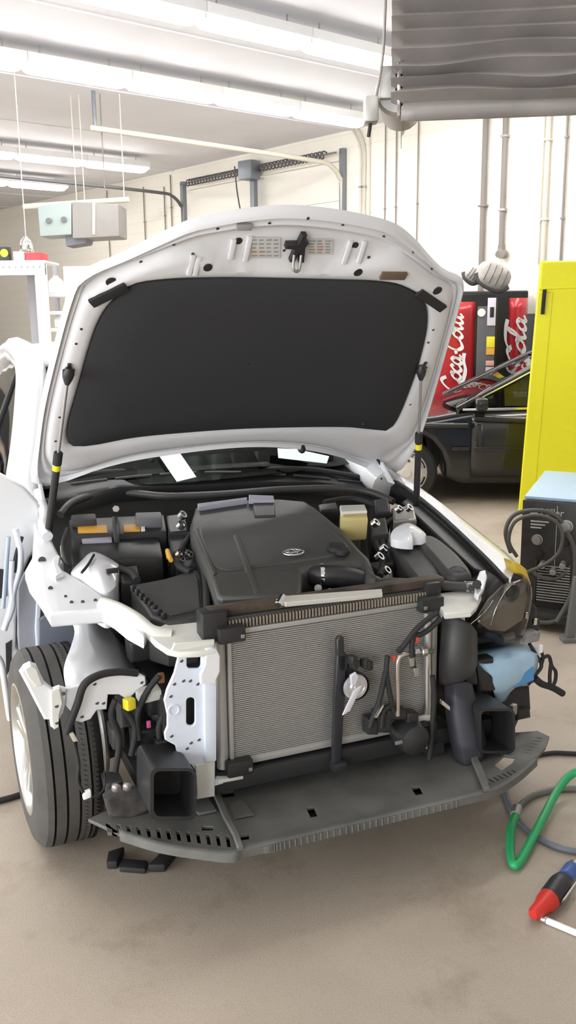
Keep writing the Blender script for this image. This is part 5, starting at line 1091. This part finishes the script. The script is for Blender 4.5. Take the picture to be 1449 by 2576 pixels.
box('bracket_bar', qv(1060, 1808, -.52), (.1, .015, .02), M_CREAM, car, 0, .003)
for P in ([(1100, 1540), (1050, 1580), (1015, 1625), (1000, 1640)], [(975, 1650), (972, 1690), (980, 1740), (990, 1790)], [(1040, 1590), (1036, 1630), (1040, 1680)], [(970, 1690), (955, 1760), (940, 1800), (930, 1830)], [(990, 1770), (965, 1790), (960, 1830)], [(1110, 1555), (1070, 1590), (1040, 1600)], [(1088, 1700), (1092, 1760), (1085, 1850), (1080, 1910)]):
    tube('front_harness', [qv(x, y, -.565) for x, y in P], .009, M_RUBBER, car)
for x, y in ((1045, 1690), (1035, 1665)): box('silver_connector', qv(x, y, -.575), (.018, .012, .03), M_ALU, car, .2, .003)
for x, y in ((991, 1656), (1049, 1609)): box('red_clip', qv(x, y, -.57), (.010, .008, .018), mat('red_clip', (.6, .06, .03), .5), car, 0, .002)
pump = lathe('coolant_pump', qv(1012, 1836, -.50), -VX, [(0, 0), (0, .05), (.05, .056), (.09, .05), (.1, .03), (.11, 0)], M_BLACKP, car, 24)
for x, y, w_, h_ in ((1000, 1800, 50, 26), (968, 1820, 36, 50), (940, 1830, 26, 40), (1040, 1815, 30, 40)): vplate('pump_bracket', rect(x-w_/2, y-h_/2, x+w_/2, y+h_/2), -.56, .05, M_BLACKP, pump, bev=.008)
lathe('pump_pulley', qv(1062, 1838, -.53), -VX, [(0, 0), (0, .036), (.02, .038), (.03, .03), (.025, .02), (.03, 0)], M_RUBBER, pump, 20)
box('pump_label', qv(1003, 1868, -.60), (.026, .006, .012), M_STEEL, pump, 0, .001)
beam('chrome_peg', qv(945, 1805, -.58), qv(962, 1772, -.58), (.012, 0, 0), (0, .012, 0), M_CHROME, car, .004); beam('chrome_peg', qv(1108, 1764, -.56), qv(1130, 1782, -.57), (0, .014, 0), (0, 0, .018), M_CHROME, car, .004)
# ------------------------------------------------------------------ right (image) corner
bplate('corner_bracket', [(1100, 1492), (1150, 1486), (1200, 1484), (1212, 1500), (1200, 1525), (1185, 1540), (1120, 1545), (1104, 1520)], .0, .02, M_CREAM, bev=.005)
vplate('corner_bracket_face', [(1104, 1508), (1150, 1512), (1196, 1506), (1192, 1530), (1175, 1545), (1170, 1556), (1150, 1552), (1112, 1556)], -.50, .02, M_CREAM, bev=.006)
for x, y in ((1176, 1528), (1157, 1556)): box('white_clip', qv(x, y, -.53), (.03, .02, .022), M_MATTWHITE, car, 0, .005)
bplate('wing_stay', [(1196, 1462), (1206, 1436), (1222, 1432), (1226, 1450), (1218, 1480), (1204, 1500), (1194, 1492)], .03, .02, M_WHITE, bev=.006)
cyl('stay_bolt', bay(1200, 1470, .035), bay(1200, 1470, .055), .016, M_RUBBER, car, 8)
for x in (1178, 1190): box('stay_block', bay(x, 1476, .02), (.03, .03, .03), M_STEEL, car, 0, .005)
# fender
inn = [(980, 1196), (1030, 1228), (1085, 1270), (1140, 1318), (1195, 1370), (1240, 1414), (1270, 1446), (1284, 1458)]
out = [(1000, 1196), (1050, 1226), (1108, 1266), (1165, 1308), (1222, 1352), (1266, 1386), (1294, 1414), (1302, 1440)]
Rr = [[], [], [], [], [], []]
for (a, b), (c, d) in zip(inn, out):
    p = bay(a, b, .0); q = bay(c, d, -.035); m_ = (p+q)/2+ZX*.018
    Rr[0].append(p-ZX*.03); Rr[1].append(p); Rr[2].append(m_); Rr[3].append(q); Rr[4].append(q+Vector((.03, 0, -.09))); Rr[5].append(q+Vector((.05, 0, -.22)))
grid('front_fender', [crom(r, 4) for r in Rr], M_WHITE, car, th=.006, smooth=70)
g1 = [bay(x-34, y+4, -.03) for x, y in inn]; g0 = [bay(x-4, y, -.012) for x, y in inn]
grid('fender_gutter', [crom(g0, 4), crom(g1, 4), [p-ZX*.06 for p in crom(g1, 4)]], M_BLACKP, car, th=.01, smooth=60)
tube('fender_gasket', [bay(x-10, y+2, -.002) for x, y in inn], .008, M_RUBBER, car)
# headlamp
hl_px = [(1172, 1575), (1192, 1532), (1215, 1496), (1255, 1462), (1298, 1442), (1320, 1450), (1336, 1478), (1334, 1520), (1322, 1575), (1310, 1606), (1262, 1622), (1220, 1606), (1190, 1596)]
hl = vplate('headlamp', hl_px, -.40, .14, M_BLACKP, bev=.02)
P = crom(PV(hl_px, -.40), 3, True); c = sum(P, Vector())/len(P)
grid('headlamp_lens', [[c.lerp(p, s)-VX*(.05*(1-s**4)+.004) for p in P] for s in (1, .95, .8, .55, .3, .02)], M_LENS, hl, closed=True)
refl = mat('smoked_reflector', (.34, .33, .31), .25, .6)
vplate('reflector_bowl', [(1196, 1560), (1228, 1508), (1268, 1470), (1318, 1456), (1328, 1500), (1316, 1560), (1270, 1590), (1230, 1586)], -.412, .01, refl, hl, bev=.004)
lathe('projector_ring', qv(1282, 1488, -.42), -VX, [(0, .034), (.012, .036), (.014, .028), (.004, .024), (0, .0)], refl, hl, 26); lathe('projector_ball', qv(1282, 1488, -.418), -VX, [(0, .024), (.012, .02), (.018, .01), (.02, 0)], M_DKGREY, hl, 20)
tube('chrome_strip', [qv(1234, 1572, -.43), qv(1244, 1540, -.435), qv(1262, 1502, -.435), qv(1285, 1472, -.43), qv(1308, 1460, -.425)], .0035, M_CHROME, hl)
tube('chrome_strip', [qv(1180, 1572, -.415), qv(1205, 1552, -.425), qv(1222, 1536, -.425), qv(1240, 1510, -.43)], .003, M_CHROME, hl)
vplate('amber_marker', [(1290, 1412), (1308, 1418), (1326, 1432), (1338, 1470), (1330, 1478), (1314, 1452), (1298, 1444)], -.40, .06, mat('amber_lens', (.62, .42, .04), .2, coat=.6), hl, bev=.008)
# side mount brackets, plastic shroud, blue tank, wires
for P, v in (([(1330, 1500), (1352, 1530), (1350, 1560), (1335, 1565), (1325, 1545)], -.36), ([(1335, 1550), (1360, 1560), (1357, 1590), (1330, 1592), (1318, 1585)], -.36)): vplate('lamp_mount', P, v, .04, M_BLACKP, bev=.008)
box('chrome_screw', qv(1345, 1564, -.38), (.016, .012, .024), M_CHROME, car, 0, .004); box('chrome_screw', qv(1323, 1548, -.40), (.012, .012, .024), M_CHROME, car, 0, .004)
shd = sheet('front_shroud', [crom([qv(x, y, v) for x, y, v in r], 4) for r in (
    [(1116, 1545, -.50), (1112, 1600, -.52), (1108, 1660, -.52), (1106, 1720, -.50)], [(1150, 1552, -.55), (1145, 1610, -.57), (1135, 1670, -.57), (1130, 1722, -.54)],
    [(1182, 1570, -.56), (1176, 1620, -.58), (1172, 1680, -.58), (1160, 1712, -.56)], [(1196, 1590, -.53), (1197, 1630, -.54), (1196, 1670, -.54), (1184, 1700, -.52)])], M_DKGREY, th=.012)
sheet('lower_shroud', [crom([qv(x, y, v) for x, y, v in r], 4) for r in (
    [(1118, 1710, -.50), (1122, 1780, -.52), (1132, 1850, -.54), (1150, 1915, -.56)], [(1145, 1712, -.54), (1150, 1780, -.56), (1160, 1850, -.58), (1172, 1922, -.60)],
    [(1174, 1716, -.54), (1180, 1780, -.56), (1196, 1840, -.58), (1206, 1915, -.60)], [(1184, 1722, -.50), (1200, 1790, -.52), (1214, 1840, -.54), (1224, 1905, -.56)])], mat('slate_plastic', (.045, .045, .058), .5), th=.012)
for x, y, w_, h_, v in ((1185, 1700, 40, 60, -.48), (1225, 1700, 50, 90, -.46), (1200, 1770, 40, 60, -.46), (1130, 1610, 40, 120, -.46), (1100, 1880, 50, 50, -.52), (1160, 1740, 60, 36, -.48)):
    vplate('shroud_block', [(x-w_/2, y-h_/2+8), (x+w_/2-6, y-h_/2), (x+w_/2, y+h_/2-6), (x-w_/2+5, y+h_/2)], v, .06, M_BLACKP, bev=.012)
bt_ = sheet('washer_tank', [crom([qv(x, y, v) for x, y, v in r], 3) for r in (
    [(1190, 1640, -.34), (1225, 1628, -.33), (1280, 1616, -.32), (1335, 1618, -.30)], [(1196, 1660, -.42), (1235, 1650, -.42), (1300, 1632, -.40), (1346, 1634, -.36)],
    [(1206, 1672, -.46), (1240, 1672, -.46), (1305, 1648, -.44), (1350, 1646, -.40)], [(1238, 1700, -.46), (1250, 1706, -.46), (1310, 1668, -.44), (1351, 1658, -.40)],
    [(1240, 1730, -.45), (1255, 1735, -.45), (1300, 1712, -.43), (1345, 1700, -.39)], [(1246, 1760, -.43), (1262, 1762, -.43), (1295, 1726, -.42), (1340, 1716, -.38)])], mat('pale_blue_plastic', (.42, .62, .80), .4, var=.15, vscale=8), th=.012)
vplate('tank_drip_edge', [(1244, 1700), (1262, 1720), (1300, 1700), (1345, 1680), (1345, 1712), (1290, 1735), (1272, 1765), (1258, 1770), (1246, 1740)], -.43, .02, mat('mid_blue_plastic', (.10, .30, .60), .4), bt_, bev=.006)
box('grey_motor', qv(1322, 1600, -.38), (.09, .06, .04), mat('dusty_motor_grey', (.25, .24, .23), .7, var=.4, vscale=40), car, 0, .012); cyl('motor_stub', qv(1262, 1606, -.40), qv(1290, 1596, -.40), .018, M_STEEL, car, 12)
for x, y, w_, h_ in ((1310, 1760, 56, 70), (1275, 1770, 50, 60), (1318, 1790, 40, 50), (1250, 1790, 50, 50), (1275, 1640, 120, 26), (1225, 1610, 60, 30)):
    vplate('corner_module', [(x-w_/2, y-h_/2+6), (x+w_/2-4, y-h_/2), (x+w_/2, y+h_/2-8), (x-w_/2+4, y+h_/2)], -.36, .07, M_BLACKP, bev=.012)
for P, r_ in (([(1332, 1620), (1350, 1650), (1362, 1675), (1345, 1700), (1328, 1722)], .007), ([(1360, 1630), (1366, 1655), (1362, 1672)], .006), ([(1362, 1658), (1380, 1650), (1388, 1675), (1398, 1690), (1396, 1715), (1385, 1730), (1383, 1700), (1386, 1670)], .007), ([(1345, 1705), (1362, 1720), (1385, 1728), (1400, 1735), (1416, 1745)], .013)):
    tube('loose_wiring', [qv(x, y, -.40) for x, y in P], r_, M_RUBBER, car)
box('white_connector', qv(1360, 1632, -.41), (.014, .012, .03), M_MATTWHITE, car, 0, .003); box('silver_connector', qv(1290, 1785, -.44), (.03, .02, .04), M_STEEL, car, .4, .004)
# ------------------------------------------------------------------ wheels
def white_wheel(uc, sg, rz):
    root = car; ax = Matrix.Rotation(rz, 3, 'Z')@Vector((-1, 0, 0))*sg; c = Vector((uc, 0, .333)); w_ = .108
    prof = [(-w_, .215), (-w_-.004, .26), (-w_+.006, .300), (-w_+.028, .326)]; mi = [0, 0, 0]
    gx = [-.058, -.020, .020, .058]; x = -w_+.028
    for g in gx:
        prof += [(g-.0036, .3325), (g-.0036, .321), (g+.0036, .321), (g+.0036, .3325)]; mi += [0, 1, 1, 1]
    prof += [(w_-.028, .326), (w_-.006, .300), (w_+.004, .26), (w_, .215)]; mi += [0, 0, 0, 0]
    ty = lathe('tyre', c, ax, prof, None, root, 64, 30, mi); ty.data.materials.append(M_TYRE); ty.data.materials.append(M_GROOVE)
    bm = bmesh.new(); e1 = ax.orthogonal().normalized(); e2 = ax.cross(e1)
    for k in range(130):
        an = 2*math.pi*k/130; rd = e1*math.cos(an)+e2*math.sin(an); tg = ax.cross(rd)
        for off, wd, sl in ((-.076, .012, .008), (-.039, .010, .006)):
            p = c+ax*off+rd*.3290; q = p+tg*sl
            a = ax*wd/2+tg*sl*.5; b = tg*.0011
            bm_hexa(bm, [p-a-b, p+a-b, p+a+b, p-a+b], rd*.0042)
    tag(frombm('tread_sipe', bm, M_GROOVE, ty, 0), kind='stuff')
    rim = lathe('rim', c, ax, [(w_-.02, .218), (w_, .222), (w_+.002, .212), (w_-.012, .200), (w_-.03, .195), (w_-.09, .185), (-w_, .2)], M_ALU, root, 48)
    for k in range(5):
        for dv in (-.14, .14):
            an = 2*math.pi*k/5; rd = e1*math.cos(an+dv*.5)+e2*math.sin(an+dv*.5); r2 = e1*math.cos(an+dv)+e2*math.sin(an+dv); tg = ax.cross(rd)
            p = c+ax*(w_-.022)+rd*.04; q = c+ax*(w_-.012)+r2*.205
            slab('spoke', [p-tg*.014, p+tg*.014, q+tg*.012, q-tg*.012], ax*-.022, M_ALU, rim, .005)
    lathe('hub_cap', c, ax, [(w_-.05, .055), (w_-.02, .05), (w_-.014, .03), (w_-.012, 0)], M_STEEL, rim, 24)
white_wheel(-.815, 1, math.radians(1.5)); white_wheel(.80, -1, 0)
for sg in (-1, 1):
    cyl('rear_tyre', (.70*sg, 2.82, .333), (.90*sg, 2.82, .333), .333, M_TYRE, car, 40, .1); cyl('rear_hub', (.895*sg, 2.82, .333), (.905*sg, 2.82, .333), .2, M_ALU, car, 30)
# ------------------------------------------------------------------ flat pale sheets laid on the windscreen
def ws_pt(px, py, off):  # windscreen centre-line plane lifted by off
    n = Vector((0, -.46, .78)).normalized(); return Q(px, py, n, n.dot(Vector((0, .69, 1.075)))+off)
def toworld(p): return Vector((CARX+p.x*CP-p.y*SP, CARY+p.x*SP+p.y*CP, p.z))
n = Vector((0, -.46, .78)).normalized(); nw = toworld(n)-toworld(Vector())
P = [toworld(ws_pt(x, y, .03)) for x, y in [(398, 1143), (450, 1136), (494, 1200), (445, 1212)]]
o = plate('pale_sheet', P, nw, .002, M_MATTWHITE, None, bev=.0003); tag(o, 'flat white sheet at the foot of the windscreen, left of centre', 'paper')
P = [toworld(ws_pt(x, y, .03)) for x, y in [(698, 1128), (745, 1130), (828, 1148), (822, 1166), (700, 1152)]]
o = plate('pale_strip', P, nw, .002, M_MINT, None, bev=.0003); tag(o, 'flat pale green strip under the hood edge on the windscreen', 'paper')
